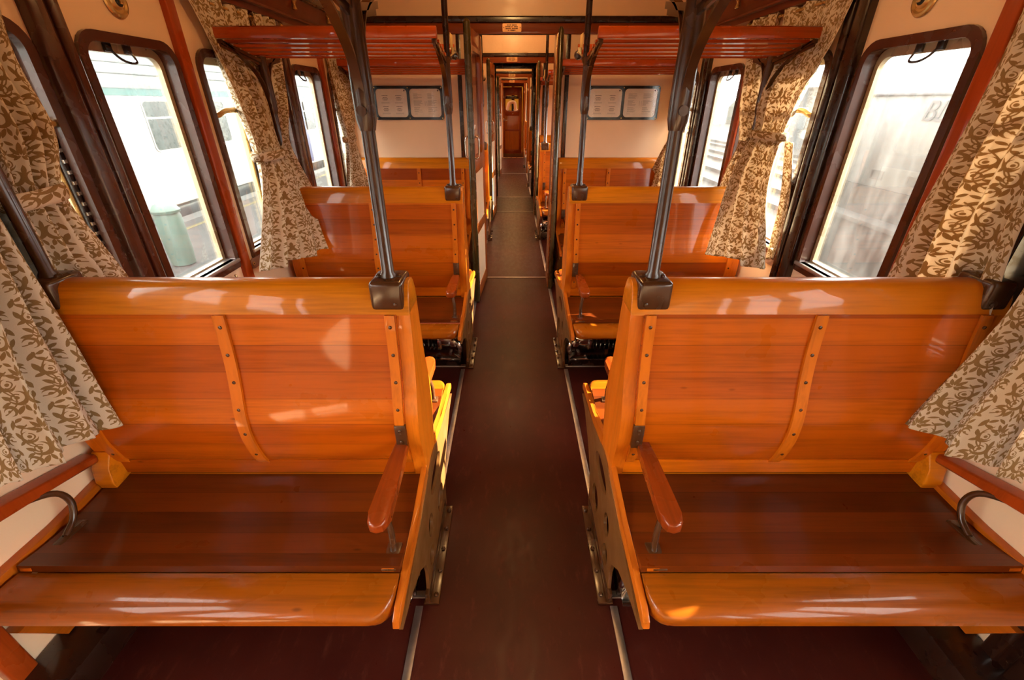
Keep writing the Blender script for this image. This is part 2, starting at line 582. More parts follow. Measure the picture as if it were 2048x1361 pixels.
def rrect(y0, y1, z0, z1, r, n=6, rb=None):
    """rounded rectangle outline; rb = radius of the two lower corners"""
    rb = r if rb is None else rb
    pts = []
    for cy, cz, rr, a0 in ((y1 - r, z1 - r, r, 0), (y0 + r, z1 - r, r, 90), (y0 + rb, z0 + rb, rb, 180), (y1 - rb, z0 + rb, rb, 270)):
        for k in range(n + 1):
            a = math.radians(a0 + 90.0 * k / n)
            pts.append((cy + rr * math.cos(a), cz + rr * math.sin(a)))
    return pts


def ellipse(cy, cz, ry, rz, n=16, rot=0.0):
    c, s = math.cos(rot), math.sin(rot)
    return [(cy + ry * math.cos(2 * PI * k / n) * c - rz * math.sin(2 * PI * k / n) * s,
             cz + ry * math.cos(2 * PI * k / n) * s + rz * math.sin(2 * PI * k / n) * c) for k in range(n)]


def tag(o, label, cat=None, group=None, kind=None):
    o['label'] = label
    if cat:
        o['category'] = cat
    if group:
        o['group'] = group
    if kind:
        o['kind'] = kind
    return o


def thing(name, label, cat, loc=(0, 0, 0), group=None, kind=None):
    o = bpy.data.objects.new(name, None)
    o.empty_display_size = 0.1
    col.objects.link(o)
    o.location = loc
    return tag(o, label, cat, group, kind)


def dup(root, loc, label, group=None):
    """copy of a thing with copies of its parts and sub-parts"""
    r = root.copy()
    col.objects.link(r)
    r.location = loc
    r['label'] = label
    if group:
        r['group'] = group
    for ch in list(root.children):
        c = ch.copy()
        col.objects.link(c)
        c.parent = r
        for g in list(ch.children):
            d = g.copy()
            col.objects.link(d)
            d.parent = c
    return r


def pieces(name, mat, parent, prof, axis, places, n=10):
    """one small turned piece (a screw, a bolt) and its copies, each an object"""
    first = None
    for q in places:
        if first is None:
            first = MB().lathe(prof, axis, (0, 0, 0), n).build(name, mat, parent)
            first.location = q
        else:
            c = first.copy()
            col.objects.link(c)
            c.parent = parent
            c.location = q


def smooth_path(pts, sub=4):
    """Catmull-Rom through the points (any dimension)"""
    out = []
    n = len(pts)
    for i in range(n - 1):
        p0, p1, p2, p3 = pts[max(0, i - 1)], pts[i], pts[i + 1], pts[min(n - 1, i + 2)]
        for k in range(sub):
            t = k / sub
            out.append(tuple(0.5 * (2 * b + (c - a) * t + (2 * a - 5 * b + 4 * c - d) * t * t + (3 * b - a - 3 * c + d) * t ** 3)
                             for a, b, c, d in zip(p0, p1, p2, p3)))
    out.append(tuple(pts[-1]))
    return out


# ------------------------------------------------------------------ the coach body
W = 1.48                # wall face
WT = 1.555              # outer face
PART = 4.46             # first partition, face towards the camera
BAY = 1.628
YA, YB = 1.235, 2.85
Y_NEAR, Y_FAR = -1.6, 16.5
SIDE = {-1: 'left', 1: 'right'}
ON = {-1: 'teal train side', 1: 'white wagon side'}

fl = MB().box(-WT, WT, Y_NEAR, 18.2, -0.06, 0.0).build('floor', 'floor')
tag(fl, 'dark reddish brown linoleum floor of the railway coach', 'floor', kind='structure')

# ceiling: an arch from wall to wall
pts = []
for k in range(33):
    a = PI * k / 32
    pts.append((-WT * math.cos(a), 2.23 + 0.47 * math.sin(a) ** 0.8))
outer = [(x * 1.03, z + 0.04) for x, z in pts]
ce = MB().prism(pts + outer[::-1], 'y', Y_NEAR, 18.2).build('ceiling', 'ceil')
tag(ce, 'arched cream ceiling of the railway coach', 'ceiling', kind='structure')

FR = 0.034              # window frame width
ZS, ZT = 0.843, 1.840   # outer bottom and top of the window frames
GY = []                 # windows: (side, y0, y1, type)
DOORW = {-1: [(0.128 + BAY * k, 0.634 + BAY * k) for k in range(-1, 10)],
         1: [(0.032 + BAY * k, 0.592 + BAY * k) for k in range(-1, 10)]}
for s in (-1, 1):
    for y0, y1 in DOORW[s]:
        if 7.40 < y1 and y0 < 8.95 or y1 > 16 or y0 - 0.1 < 12.04 and y1 + 0.1 > 12.0:
            continue
        GY.append((s, y0, y1, 'door'))
NARW = {-1: [(-0.877, -0.021), (0.75, 1.036), (1.292, 1.600), (2.395, 2.775), (2.849, 3.237), (4.048, 4.40), (5.634, 6.03), (6.105, 6.49), (7.30, 7.56),
             (10.52, 10.91), (10.98, 11.37), (13.78, 14.17), (14.24, 14.63)],
        1: [(-0.81, 0.0), (0.80, 1.036), (1.292, 1.560), (2.415, 2.812), (2.87, 3.229), (4.085, 4.40), (5.70, 6.07), (6.13, 6.48), (7.33, 7.56),
            (10.59, 10.95), (11.01, 11.36), (13.85, 14.21), (14.27, 14.62)]}
for s in (-1, 1):
    for y0, y1 in NARW[s]:
        GY.append((s, y0, y1, 'narrow'))


def side_wall(s):
    ys = sorted((y0, y1) for ss, y0, y1, t in GY if ss == s)
    m = MB()
    x0, x1 = sorted((s * W, s * WT))
    e = 0.024
    m.box(x0, x1, Y_NEAR, 18.2, -0.06, ZS + e)
    m.box(x0, x1, Y_NEAR, 18.2, ZT - e, 2.245)
    prev = Y_NEAR
    for y0, y1 in ys:
        if y0 + e > prev:
            m.box(x0, x1, prev, y0 + e, ZS + e, ZT - e)
        prev = max(prev, y1 - e)
    m.box(x0, x1, prev, 18.2, ZS + e, ZT - e)
    o = m.build('wall_' + SIDE[s], 'wall')
    tag(o, 'cream laminate side wall on the %s of the aisle' % SIDE[s], 'wall', kind='structure')


for s in (-1, 1):
    side_wall(s)

wno = [0]


def window(s, y0, y1, typ):
    wno[0] += 1
    near = y0 < 4.45
    m = MB()
    o_out = rrect(y0, y1, ZS, ZT, 0.085, 6, 0.012)
    i_out = rrect(y0 + FR, y1 - FR, ZS + 0.05, ZT - FR, 0.055, 6, 0.006)
    m.ring('x', o_out, i_out, s * (W - 0.014), s * (W + 0.012))
    i2 = rrect(y0 + FR - 0.006, y1 - FR + 0.006, ZS + 0.044, ZT - FR + 0.006, 0.058, 6, 0.006)
    m.ring('x', rrect(y0 + 0.02, y1 - 0.02, ZS + 0.02, ZT - 0.02, 0.075, 6, 0.01), i2, s * (W + 0.012), s * (WT - 0.005))
    fr = m.build('window_%d' % wno[0], 'frame')
    what = 'tall door window' if typ == 'door' else 'window beside a bench end'
    tag(fr, 'brown rounded frame of %s on the %s, %.1f m along the coach' % (what, ON[s], y0), 'window', kind='structure')
    a, b, c, d = y0 + FR - 0.004, y1 - FR + 0.004, ZS + 0.046, ZT - FR + 0.004
    MB().ring('x', rrect(a, b, c, d, 0.058, 6, 0.006), rrect(a + 0.022, b - 0.022, c + 0.012, d - 0.03, 0.045, 6, 0.006),
              s * (W + 0.040), s * (W + 0.062)).build('sash', 'sash', fr)
    gm = MB()
    gm.box(*sorted((s * (W + 0.052), s * (W + 0.056))), a + 0.012, b - 0.012, c + 0.006, d - 0.01)
    gm.build('glass_pane', 'glass', fr)
    MB().box(*sorted((s * (W - 0.024), s * (W + 0.050))), y0 + 0.006, y1 - 0.006, ZS + 0.030, ZS + 0.050, 0.006).build('sill', 'alu', fr)
    if typ == 'door':
        yc = (y0 + y1) / 2
        pm = MB()
        pth = smooth_path([(s * (W + 0.036), yc - 0.062, 1.806), (s * (W + 0.030), yc - 0.052, 1.785), (s * (W + 0.020), yc - 0.034, 1.762),
                           (s * (W + 0.016), yc, 1.751), (s * (W + 0.020), yc + 0.044, 1.755), (s * (W + 0.030), yc + 0.046, 1.782), (s * (W + 0.036), yc + 0.034, 1.806)], 4)
        pm.tube(pth, 0.0045, 8)
        for dy in (-0.062, 0.034):
            pm.box(*sorted((s * (W + 0.028), s * (W + 0.042))), yc + dy - 0.016, yc + dy + 0.016, 1.782, 1.811, 0.004)
        pm.build('pull_handle', 'darkbrown', fr)
    elif near:
        # brass bar across the top of the drop sash, its rack and the lower sash rail
        nr = y0 + FR
        hm = MB()
        hm.tube(smooth_path([(s * (W + 0.01), nr - 0.004, 1.558), (s * (W - 0.006), nr + 0.02, 1.56), (s * (W - 0.012), nr + 0.06, 1.575),
                             (s * (W - 0.012), nr + 0.10, 1.580), (s * (W - 0.012), y1 - FR - 0.10, 1.580), (s * (W - 0.012), y1 - FR - 0.06, 1.575),
                             (s * (W - 0.006), y1 - FR - 0.02, 1.56), (s * (W + 0.01), y1 - FR + 0.004, 1.558)], 3), 0.013, 10)
        hm.build('lift_bar', 'brass', fr)
        rm = MB()
        rm.box(*sorted((s * (W + 0.016), s * (W + 0.03))), y1 - FR - 0.012, y1 - FR + 0.002, 0.91, 1.556)
        rm.build('sash_rack', 'darkbrown', fr)
        tm = MB()
        for k in range(18):
            z = 0.93 + k * 0.034
            tm.box(*sorted((s * (W + 0.010), s * (W + 0.017))), y1 - FR - 0.014, y1 - FR - 0.002, z, z + 0.011)
        tm.build('rack_teeth', 'steel', fr)
        bm_ = MB()
        bm_.tube([(s * (W + 0.03), y1 - FR - 0.026, 0.90), (s * (W + 0.03), y1 - FR - 0.026, 1.575)], 0.006, 8)
        bm_.build('sash_edge', 'brass', fr)
    return fr


for g in GY:
    window(*g)

# posts, strips, cornice, skirting on the side walls
tno = [0]


def trim(m, mat, label):
    tno[0] += 1
    o = m.build('trim_%d' % tno[0], mat)
    tag(o, label, 'trim', kind='structure')
    return o


def xb(s, a, b):
    return sorted((s * a, s * b))


for s in (-1, 1):
    for k in range(-1, 9):
        y0, y1 = (1.612 + BAY * k, 1.735 + BAY * k) if s < 0 else (2.235 + BAY * (k - 1), 2.385 + BAY * (k - 1))
        if 7.4 < y1 and y0 < 9.0 or y1 > 16.2 or abs((y0 + y1) / 2 - PART - 0.02) < 0.15 or abs((y0 + y1) / 2 - 12.02) < 0.15:
            continue
        m = MB()
        w = y1 - y0
        m.box(*xb(s, W - 0.038, W + 0.01), y0, y0 + w * 0.48, 0.02, 2.21, 0.010, 3)
        m.box(*xb(s, W - 0.018, W + 0.01), y0 + w * 0.46, y0 + w * 0.70, 0.02, 2.21, 0.006)
        m.box(*xb(s, W - 0.030, W + 0.01), y0 + w * 0.68, y1, 0.02, 2.21, 0.010, 3)
        trim(m, 'frame' if s < 0 else 'darkbrown', 'moulded dark brown door post on the %s, %.1f m along the coach' % (ON[s], y0))
        r0, r1 = (2.272 + BAY * k, 2.335 + BAY * k) if s < 0 else (1.572 + BAY * k, 1.637 + BAY * k)
        m = MB().box(*xb(s, W - 0.026, W + 0.01), r0, r1, 0.02, 2.21, 0.008, 3)
        if r1 < 7.4 or 9.0 < r0 < 11.8 or r0 > 12.1:
            trim(m, 'redwood', 'narrow reddish wooden cover strip on the %s, %.1f m along the coach' % (ON[s], r0))
    segs = [(Y_NEAR, PART - 0.035), (PART + 0.075, 7.565), (8.885, 11.965), (12.075, 16.3)]
    for a, b in segs:
        m = MB()
        m.prism([(s * W, 2.043), (s * (W - 0.05), 2.053), (s * (W - 0.075), 2.127), (s * (W - 0.10), 2.19), (s * W, 2.19)], 'y', a, b)
        m.box(*xb(s, W - 0.09, W), a, b, 2.080, 2.093, 0.004)
        trim(m, 'cornice', 'reddish wooden cornice board along the top of the %s wall, from %.1f m' % (SIDE[s], a))
        m = MB()
        m.box(*xb(s, W - 0.125, W + 0.02), a, b, 2.19, 2.24, 0.012, 3)
        trim(m, 'darkbrown', 'dark moulded rail under the ceiling on the %s side, from %.1f m' % (SIDE[s], a))
    m = MB()
    m.box(*xb(s, W - 0.16, W), Y_NEAR, PART - 0.10, 0.0, 0.12, 0.012)
    o = m.build('baseboard_' + SIDE[s], 'darkbrown')
    tag(o, 'boxed dark brown duct along the foot of the %s wall' % SIDE[s], 'baseboard', kind='structure')
    # aluminium edging strips of the aisle
    for a, b in ((Y_NEAR + 0.02, 0.945), (1.395, 2.56), (3.01, 4.03 if s > 0 else 3.72), (4.55, 5.75), (6.22, 7.3), (9.0, 9.9), (10.4, 11.9)):
        m = MB()
        m.box(*xb(s, 0.340, 0.367), a, b, 0.0, 0.005, 0.002)
        kk = int((b - a) / 0.30)
        for q in range(kk):
            yy = a + 0.10 + q * 0.30
            m.lathe([(0.005, 0.005), (0.005, 0.0065), (0.003, 0.0075)], 'z', (s * 0.3535, yy, 0.0), 8)
        trim(m, 'alu', 'screwed aluminium edging strip on the floor, %s of the aisle, from %.1f m' % (SIDE[s], a))
    for yc in (YA, YB):
        m = MB().box(*xb(s, 0.338, 1.30), yc - 0.262, yc - 0.234, 0.0, 0.006, 0.002)
        for xx in (0.385, 0.7, 1.0):
            m.lathe([(0.005, 0.006), (0.005, 0.0075), (0.003, 0.0085)], 'z', (s * xx, yc - 0.248, 0.0), 8)
        trim(m, 'alu', 'aluminium cross strip on the floor under the %s bench, %.1f m along' % (SIDE[s], yc))


for s in (-1, 1):
    for y0, y1, lab in ((1.045, 1.285, 'front'), (2.782, 2.842, 'second')):
        tr_ = MB().box(*xb(s, W - 0.012, W + 0.01), y0, y1, ZS + 0.01, 2.04, 0.005)
        trim(tr_, 'darkbrown', 'dark brown pier between the two windows at the %s bench, %s' % (lab, ON[s]))
yb = MB().box(-W, W, Y_NEAR - 0.04, Y_NEAR, 0.0, 2.70).build('wall_rear_added', 'wall')  # unseen, added to keep sky light from behind off the near seats
tag(yb, 'unseen cream wall added behind the camera against sky light', 'wall', kind='structure')


# ------------------------------------------------------------------ partitions with their doors
def partition(y, dark=False, no=1):
    X0, X1 = -0.292, 0.350          # door opening
    th = 0.04
    m = MB()
    arch = [(-W, 0.0), (X0 - 0.0, 0.0), (X0, 2.115), (X1, 2.115), (X1, 0.0), (W, 0.0), (W, 2.23)]
    top = []
    for k in range(1, 32):
        a = PI * (32 - k) / 32
        top.append((-WT * math.cos(a), 2.23 + 0.47 * math.sin(a) ** 0.8))
    m.prism(arch + top + [(-W, 2.23)], 'y', y, y + th)
    nm = {1: 'wall_partition', 2: 'wall_vestibule', 3: 'wall_lobby', 4: 'wall_second_partition', 5: 'wall_third_partition'}[no]
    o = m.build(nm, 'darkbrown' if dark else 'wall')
    tag(o, ('dark' if dark else 'cream') + ' partition wall across the coach %.1f m from the camera' % y, 'wall', kind='structure')
    wood = 'darkbrown' if dark else 'lintelwood'
    tr = MB()
    tr.box(-W, W, y - 0.018, y + th + 0.018, 2.115, 2.190, 0.005)
    trim(tr, wood, 'brown wooden lintel board across the partition %.1f m from the camera' % y)
    tr = MB()
    tr.box(-W, W, y - 0.032, y + th + 0.032, 2.190, 2.238, 0.010, 3)
    trim(tr, 'darkbrown', 'dark moulded rail above the lintel %.1f m from the camera' % y)
    for a, b, wh in ((X0 - 0.035, X0, 'train'), (X1, X1 + 0.055, 'wagon')):
        tr = MB()
        tr.box(a, b, y - (0.10 if no < 3 else 0.014), y + th + 0.014, 0.0, 2.115, 0.004)
        trim(tr, 'darkbrown' if dark else 'doorwood', 'wooden jamb on the %s side of the aisle doorway %.1f m from the camera' % (wh, y))
    tr = MB().box(X0, X1, y - 0.125, y - 0.095, 0.0, 0.006, 0.002)
    trim(tr, 'brass' if y > 15 else 'alu', 'bright metal threshold strip in the doorway %.1f m from the camera' % y)
    if not dark:
        for xx in (-0.472, 0.462):
            tr = MB()
            tr.box(xx - 0.018, xx + 0.018, y - 0.010, y, 0.9, 2.115, 0.003)
            trim(tr, 'darkbrown', 'upright dark cover strip on the partition %.1f m from the camera, %s side' % (y, 'train' if xx < 0 else 'wagon'))
        p = thing('door_sign', 'small cream engraved plate on the lintel of doorway %s from the camera' % ('first', 'second', 'third', 'fourth', 'fifth')[no - 1],
                  'sign', (-0.017, y - 0.018, 2.158), 'plates on the door lintels')
        MB().prism(rrect(-0.078, 0.078, -0.029, 0.029, 0.008), 'y', -0.003, 0.0).build('plate', 'plate', p)
        lm = MB()
        rows = [(0.018, [(-0.042, -0.026), (-0.022, -0.006), (0.001, 0.040)]), (0.006, [(-0.054, -0.012), (-0.004, 0.006), (0.018, 0.052)]),
                (-0.006, [(-0.052, -0.008), (0.0, 0.050)]), (-0.018, [(-0.034, -0.020), (-0.012, 0.030)])]
        for zz, words in rows:
            for a, b in words:
                xx = a
                while xx < b - 0.002:
                    lm.box(xx, min(b, xx + 0.0042), -0.0042, -0.003, zz - 0.0038, zz + 0.0038)
                    lm.box(xx, min(b, xx + 0.0066), -0.0042, -0.003, zz - 0.0010 + 0.003 * random.choice((-1, 0, 1)), zz + 0.0012 + 0.003 * random.choice((-1, 0, 1)) * 0.2)
                    xx += 0.0066
        lm.build('lettering', 'inkdark', p)
        pieces('screw', 'darkbrown', p, [(0.0035, -0.0045), (0.0035, -0.003)], 'y', [(-0.068, 0, 0), (0.068, 0, 0)])
    return o


partition(PART, False, 1)
partition(7.60, False, 2)
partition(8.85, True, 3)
partition(12.0, False, 4)
partition(15.6, False, 5)


def door_leaf(y, w, label, no):
    """aisle door standing open towards the camera against the left side of the doorway"""
    x = -0.284
    d = thing('aisle_door', label, 'door', (x, y, 0.0), 'open aisle doors')
    d.rotation_euler = (0, 0, -0.075)
    L = -w
    t = 0.016
    m = MB()
    z0, z1 = 0.012, 2.085
    m.box(-t, t, L + 0.015, L + 0.085, z0, z1, 0.004)
    m.box(-t, t, -0.085, -0.004, z0, z1, 0.004)
    for a, b in ((z0, 0.13), (0.60, 0.68), (1.10, 1.20), (1.98, z1)):
        m.box(-t + 0.001, t - 0.001, L + 0.08, -0.08, a, b, 0.003)
    m.build('frame', 'doorwood', d)
    m = MB()
    m.tube([(0, L + 0.004, z0), (0, L + 0.004, z1 + 0.02), (0, L + 0.008, z1 + 0.035)], [0.026, 0.026, 0.014], 14)
    m.build('edge_tube', 'olive', d)
    pm = MB()
    pm.box(-0.009, 0.009, L + 0.075, -0.075, 0.12, 0.61)
    pm.build('panel', 'wall', d)
    pm = MB()
    pm.box(-0.009, 0.009, L + 0.075, -0.075, 0.67, 1.11)
    pm.build('panel', 'wall', d)
    m = MB()
    a, b = L + 0.08, -0.08
    m.ring('x', [(p, q) for p, q in rrect(a - 0.002, b + 0.002, 1.19, 1.985, 0.004)], rrect(a + 0.03, b - 0.03, 1.225, 1.95, 0.06), -t * 0.9, t * 0.9)
    m.build('window_surround', 'doorwood', d)
    MB().box(-0.003, 0.003, a + 0.02, b - 0.02, 1.215, 1.96).build('glass_pane', 'glassclean', d)
    for sx in (-1, 1):
        hm = MB()
        yy = L + 0.05
        hm.tube(smooth_path([(sx * 0.014, yy, 1.225), (sx * 0.04, yy, 1.222), (sx * 0.052, yy, 1.245), (sx * 0.054, yy, 1.30), (sx * 0.052, yy, 1.355),
                             (sx * 0.04, yy, 1.378), (sx * 0.014, yy, 1.375)], 4), 0.0065, 10)
        hm.build('pull_handle', 'lug', d)
    MB().box(-t - 0.004, t + 0.004, L + 0.10, L + 0.16, 1.42, 1.46, 0.003).build('lock_plate', 'lug', d)
    pieces('hinge', 'iron', d, [(0.008, -0.04), (0.008, 0.04)], 'z', [(0.0, 0.002, zz) for zz in (0.25, 1.05, 1.85)], 8)
    return d


leaf = door_leaf(4.352, 0.64, 'open aisle door with chrome pull handles, in the nearest doorway', 1)
dup(leaf, (-0.284, 7.492, 0), 'open aisle door in the second doorway, seen through the first', 'open aisle doors')
dup(leaf, (-0.284, 11.982, 0), 'open aisle door in the distant doorway before the end of the coach', 'open aisle doors')

# fixed wing on the right of the first and second doorway
for y, lab in ((PART - 0.09, 'nearest'), (7.51, 'second')):
    w_ = thing('door_wing', 'narrow fixed wooden wing on the right side of the %s doorway' % lab, 'door wing', (0.348, y - 0.012, 0), 'fixed door wings')
    MB().box(-0.014, 0.014, -0.285, 0.0, 0.0, 2.085, 0.004).build('panel', 'doorwood', w_)
    MB().tube([(0.012, -0.292, 0.0), (0.012, -0.292, 2.10), (0.012, -0.288, 2.118)], [0.021, 0.021, 0.012], 14).build('edge_tube', 'olive', w_)
    MB().box(-0.0165, -0.0125, -0.27, -0.25, 0.0, 2.08, 0.001).build('edge_strip', 'brass', w_)

# end door of the coach
ed = thing('end_door', 'closed wooden end door with small window at the far end of the aisle', 'door', (-0.01, 16.4, 0))
m = MB()
for a, b in ((-0.33, -0.235), (0.225, 0.32)):
    m.box(a, b, -0.02, 0.02, 0.04, 2.03, 0.006)
for a, b in ((0.04, 0.17), (0.74, 0.79), (1.20, 1.33), (1.80, 2.03)):
    m.box(-0.24, 0.23, -0.019, 0.02, a, b, 0.005)
m.build('frame', 'redwood', ed)
for a, b in ((0.16, 0.75), (0.78, 1.21)):
    MB().box(-0.24, 0.23, -0.008, 0.008, a, b).build('panel', M['railZ'], ed)
MB().ring('y', rrect(-0.24, 0.23, 1.32, 1.81, 0.004), rrect(-0.215, 0.205, 1.35, 1.79, 0.07), -0.02, 0.02).build('window_surround', 'redwood', ed)
MB().box(-0.225, 0.215, -0.003, 0.003, 1.335, 1.80).build('glass_pane', 'glassclean', ed)
MB().box(-0.222, 0.212, -0.016, -0.006, 1.69, 1.775, 0.006).build('roller_blind', M['frame'], ed)
m = MB()
m.box(-0.325, -0.265, -0.034, -0.018, 1.02, 1.12, 0.004)
m.tube([(-0.295, -0.03, 1.08), (-0.295, -0.07, 1.08), (-0.23, -0.075, 1.075), (-0.16, -0.075, 1.065)], 0.011, 8)
m.build('lever_handle', 'lug', ed)
MB().lathe([(0.016, -0.035), (0.02, -0.025), (0.02, -0.018)], 'y', (0.02, 0, 1.265), 12).build('door_knob', 'brass', ed)
m = MB()
m.prism([(-W, 0.0), (-0.35, 0.0), (-0.35, 2.04), (0.335, 2.04), (0.335, 0.0), (W, 0.0), (W, 2.66), (-W, 2.68)], 'y', 16.38, 16.44)
o = m.build('wall_end', 'doorwood')
tag(o, 'wooden end wall of the coach round the far door', 'wall', kind='structure')
# what the end door's window shows: a pale yellow gangway with a dark post and a white hose
gw = MB().box(-1.0, 1.0, 17.5, 17.54, 0.0, 2.6).build('wall_gangway', mat_paint('yellow_panel', srgb(206, 190, 70), 0.6, 0.08))
tag(gw, 'yellow panelled wall behind the window of the end door', 'wall', kind='structure')
gp = MB().box(-0.03, 0.07, 17.40, 17.50, 0.0, 2.5, 0.01).build('gangway_post', 'black')
tag(gp, 'dark upright post seen through the window of the end door', 'post')
hz = MB()
hz.tube(smooth_path([(-0.18, 17.36, 1.0), (-0.17, 17.35, 1.36), (-0.12, 17.345, 1.55), (-0.02, 17.345, 1.60), (0.07, 17.345, 1.58), (0.10, 17.35, 1.47), (0.12, 17.35, 1.36), (0.24, 17.34, 1.29)], 5), 0.055, 14)
hz = hz.build('gangway_hose', mat_paint('white_hose', srgb(226, 224, 220), 0.6, 0.05))
tag(hz, 'white bent hose in front of the dark post behind the end door', 'hose')


# ------------------------------------------------------------------ benches
BACK = [(0.036, 1.070), (0.054, 1.066), (0.065, 0.947), (0.080, 0.855), (0.108, 0.738), (0.113, 0.662), (0.104, 0.598), (0.087, 0.538), (0.068, 0.507)]
SEATP = [(0.068, 0.428), (0.17, 0.416), (0.29, 0.412), (0.38, 0.420), (0.445, 0.432)]
XO = 1.442      # wall end of the bench (XI, in make_bench, is its aisle end)


def make_bench(s, halves, label, loc, group='wooden benches', XI=0.327):
    b = thing('wooden_bench', label, 'bench', loc, group)

    def X(a, c):
        return sorted((s * a, s * c))
    two = len(halves) == 2
    # ---- back: rails and stiles
    dmax = 0.060
    ylo = -dmax if -1 in halves else 0.0
    yhi = dmax if 1 in halves else 0.0
    m = MB()
    prof = [(ylo, 1.064), (ylo * 0.80, 1.109), (ylo * 0.62, 1.140), (ylo * 0.40, 1.153), (0.0, 1.157), (yhi * 0.40, 1.153), (yhi * 0.62, 1.140), (yhi * 0.80, 1.109), (yhi, 1.064)]
    prof = [p for i, p in enumerate(prof) if i == 0 or p != prof[i - 1]]
    m.prism(prof, 'x', *X(XI, XO), bev=0.004)
    m.build('top_rail', 'rail', b)
    for a, c, nm in ((XI, XI + 0.042, 'stile'), (1.396, XO, 'stile')):
        bk = smooth_path([(0.054, 1.072), (0.066, 0.947), (0.078, 0.855), (0.110, 0.738), (0.117, 0.662), (0.108, 0.592), (0.095, 0.535), (0.085, 0.48), (0.08, 0.430)], 3)
        fr = [(-d, z) for d, z in bk] if -1 in halves else [(0.0, 1.072), (0.0, 0.430)]
        re = [(d, z) for d, z in bk] if 1 in halves else [(0.0, 1.072), (0.0, 0.430)]
        MB().prism(fr + re[::-1], 'x', *X(a, c), bev=0.003).build(nm, 'railZ', b)
    for h in halves:
        bk = smooth_path([(h * (d - 0.006), z) for d, z in BACK[1:]], 4)
        MB().strip(bk, 'x', *X(XI + 0.04, 1.398), -0.012 * h * -1).build('back_panel', 'panel', b)
        # lower rail and ledge
        m = MB()
        m.prism([(h * 0.060, 0.456), (h * 0.085, 0.460), (h * 0.088, 0.520), (h * 0.06, 0.520)], 'x', *X(XI + 0.042, 1.397))
        m.build('lower_rail', 'panel', b)
        m = MB()
        m.prism([(h * 0.058, 0.424), (h * 0.095, 0.424), (h * 0.093, 0.444), (h * 0.080, 0.449), (h * 0.058, 0.449)], 'x', *X(XI + 0.042, 1.397))
        m.build('back_ledge', 'rail', b)
        # battens over the panel: aisle end, middle, wall end
        for a, c in ((XI + 0.044, XI + 0.074), (0.872, 0.908), (1.360, 1.392)):
            pb = smooth_path([(h * (d + 0.004), z) for d, z in BACK[1:]], 4)
            bt = MB().strip(pb, 'x', *X(a, c), -0.011 * h * -1, 0.002).build('batten', 'railZ', b)
            sm = []
            xm = s * (a + c) / 2
            for i, zz in enumerate((1.030, 0.940, 0.850, 0.760, 0.670, 0.570)):
                d_ = None
                for (d0, z0), (d1, z1) in zip(BACK[1:], BACK[2:]):
                    if z1 <= zz <= z0:
                        d_ = d0 + (d1 - d0) * (z0 - zz) / (z0 - z1)
                sm.append((xm, h * (d_ + 0.013), zz))
            pieces('screw', 'iron', bt, [(0.0056, 0.0), (0.0056, h * 0.0036), (0.003, h * 0.0050)], 'y', sm)
        # seat boards
        sp = smooth_path([(h * d, z) for d, z in SEATP], 4)
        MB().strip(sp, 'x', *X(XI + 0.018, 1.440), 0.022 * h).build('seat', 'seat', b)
        for a, c in ((XI + 0.035, XI + 0.071), (1.400, 1.434)):
            bp = smooth_path([(h * d, z + 0.004) for d, z in SEATP], 4)
            sb = MB().strip(bp, 'x', *X(a, c), 0.010 * h, 0.0015).build('seat_batten', 'railY', b)
            pieces('screw', 'iron', sb, [(0.006, 0.0), (0.006, 0.003), (0.0035, 0.0045)], 'z',
                   [(s * (a + c) / 2, h * d_, zz) for d_, zz in ((0.12, 0.4305), (0.22, 0.422), (0.34, 0.421))])
        # rounded front board: columns along x, the aisle corner rounded in plan
        cols = [0.0, 0.003, 0.009, 0.018, 0.030, 0.045, 0.06] + [0.08 + k * 0.085 for k in range(12)] + [1.440 - XI - 0.02]
        pf = [(0.447, 0.430), (0.480, 0.4345), (0.515, 0.435), (0.542, 0.431), (0.560, 0.422), (0.570, 0.408), (0.572, 0.394), (0.564, 0.382), (0.540, 0.382), (0.447, 0.400)]
        vs, fs = [], []
        R = 0.06
        for cx in cols:
            cut = 0.0 if cx >= R else R - math.sqrt(max(0.0, R * R - (R - cx) ** 2))
            for d_, zz in pf:
                dd = min(d_, 0.572 - cut + (d_ - 0.572) * 0.6) if d_ > 0.475 else d_
                vs.append((s * (XI + 0.020 + cx), h * dd, zz))
        npf = len(pf)
        for i in range(len(cols) - 1):
            for k in range(npf):
                a_, b_ = i * npf + k, i * npf + (k + 1) % npf
                fs.append((a_, b_, b_ + npf, a_ + npf))
        fs.append(tuple(range(npf)))
        fs.append(tuple(reversed(range((len(cols) - 1) * npf, len(cols) * npf))))
        m = MB()
        m.add(vs, fs)
        m.build('seat_edge', 'nose', b)
        # sloping side board at the aisle end
        sb = [(h * 0.572, 0.380), (h * 0.566, 0.400), (h * 0.535, 0.418), (h * 0.43, 0.430), (h * 0.28, 0.440), (h * 0.08, 0.490), (h * 0.08, 0.425), (h * 0.30, 0.398), (h * 0.48, 0.386), (h * 0.560, 0.370)]
        MB().prism(sb, 'x', *X(XI - 0.002, XI + 0.017), bev=0.003).build('side_board', 'railY', b)
        # wall-side corbel
        cb = [(h * 0.06, 0.44), (h * 0.140, 0.44), (h * 0.148, 0.470), (h * 0.135, 0.520), (h * 0.110, 0.575), (h * 0.06, 0.575)]
        MB().prism(cb, 'x', *X(1.392, 1.452), bev=0.006).build('corner_block', 'rail', b)
        # armrest on its iron post
        ax = XI + (0.063 if s < 0 else 0.085)
        arm = MB()
        plan = [(0.110, -0.021), (0.110, 0.021), (0.20, 0.024), (0.40, 0.030), (0.425, 0.027), (0.440, 0.018), (0.446, 0.0), (0.440, -0.018), (0.425, -0.027), (0.40, -0.030), (0.20, -0.024)]
        arm.prism([(s * (ax + q), h * p) for p, q in plan], 'z', 0.592, 0.628, bev=0.009, seg=3)
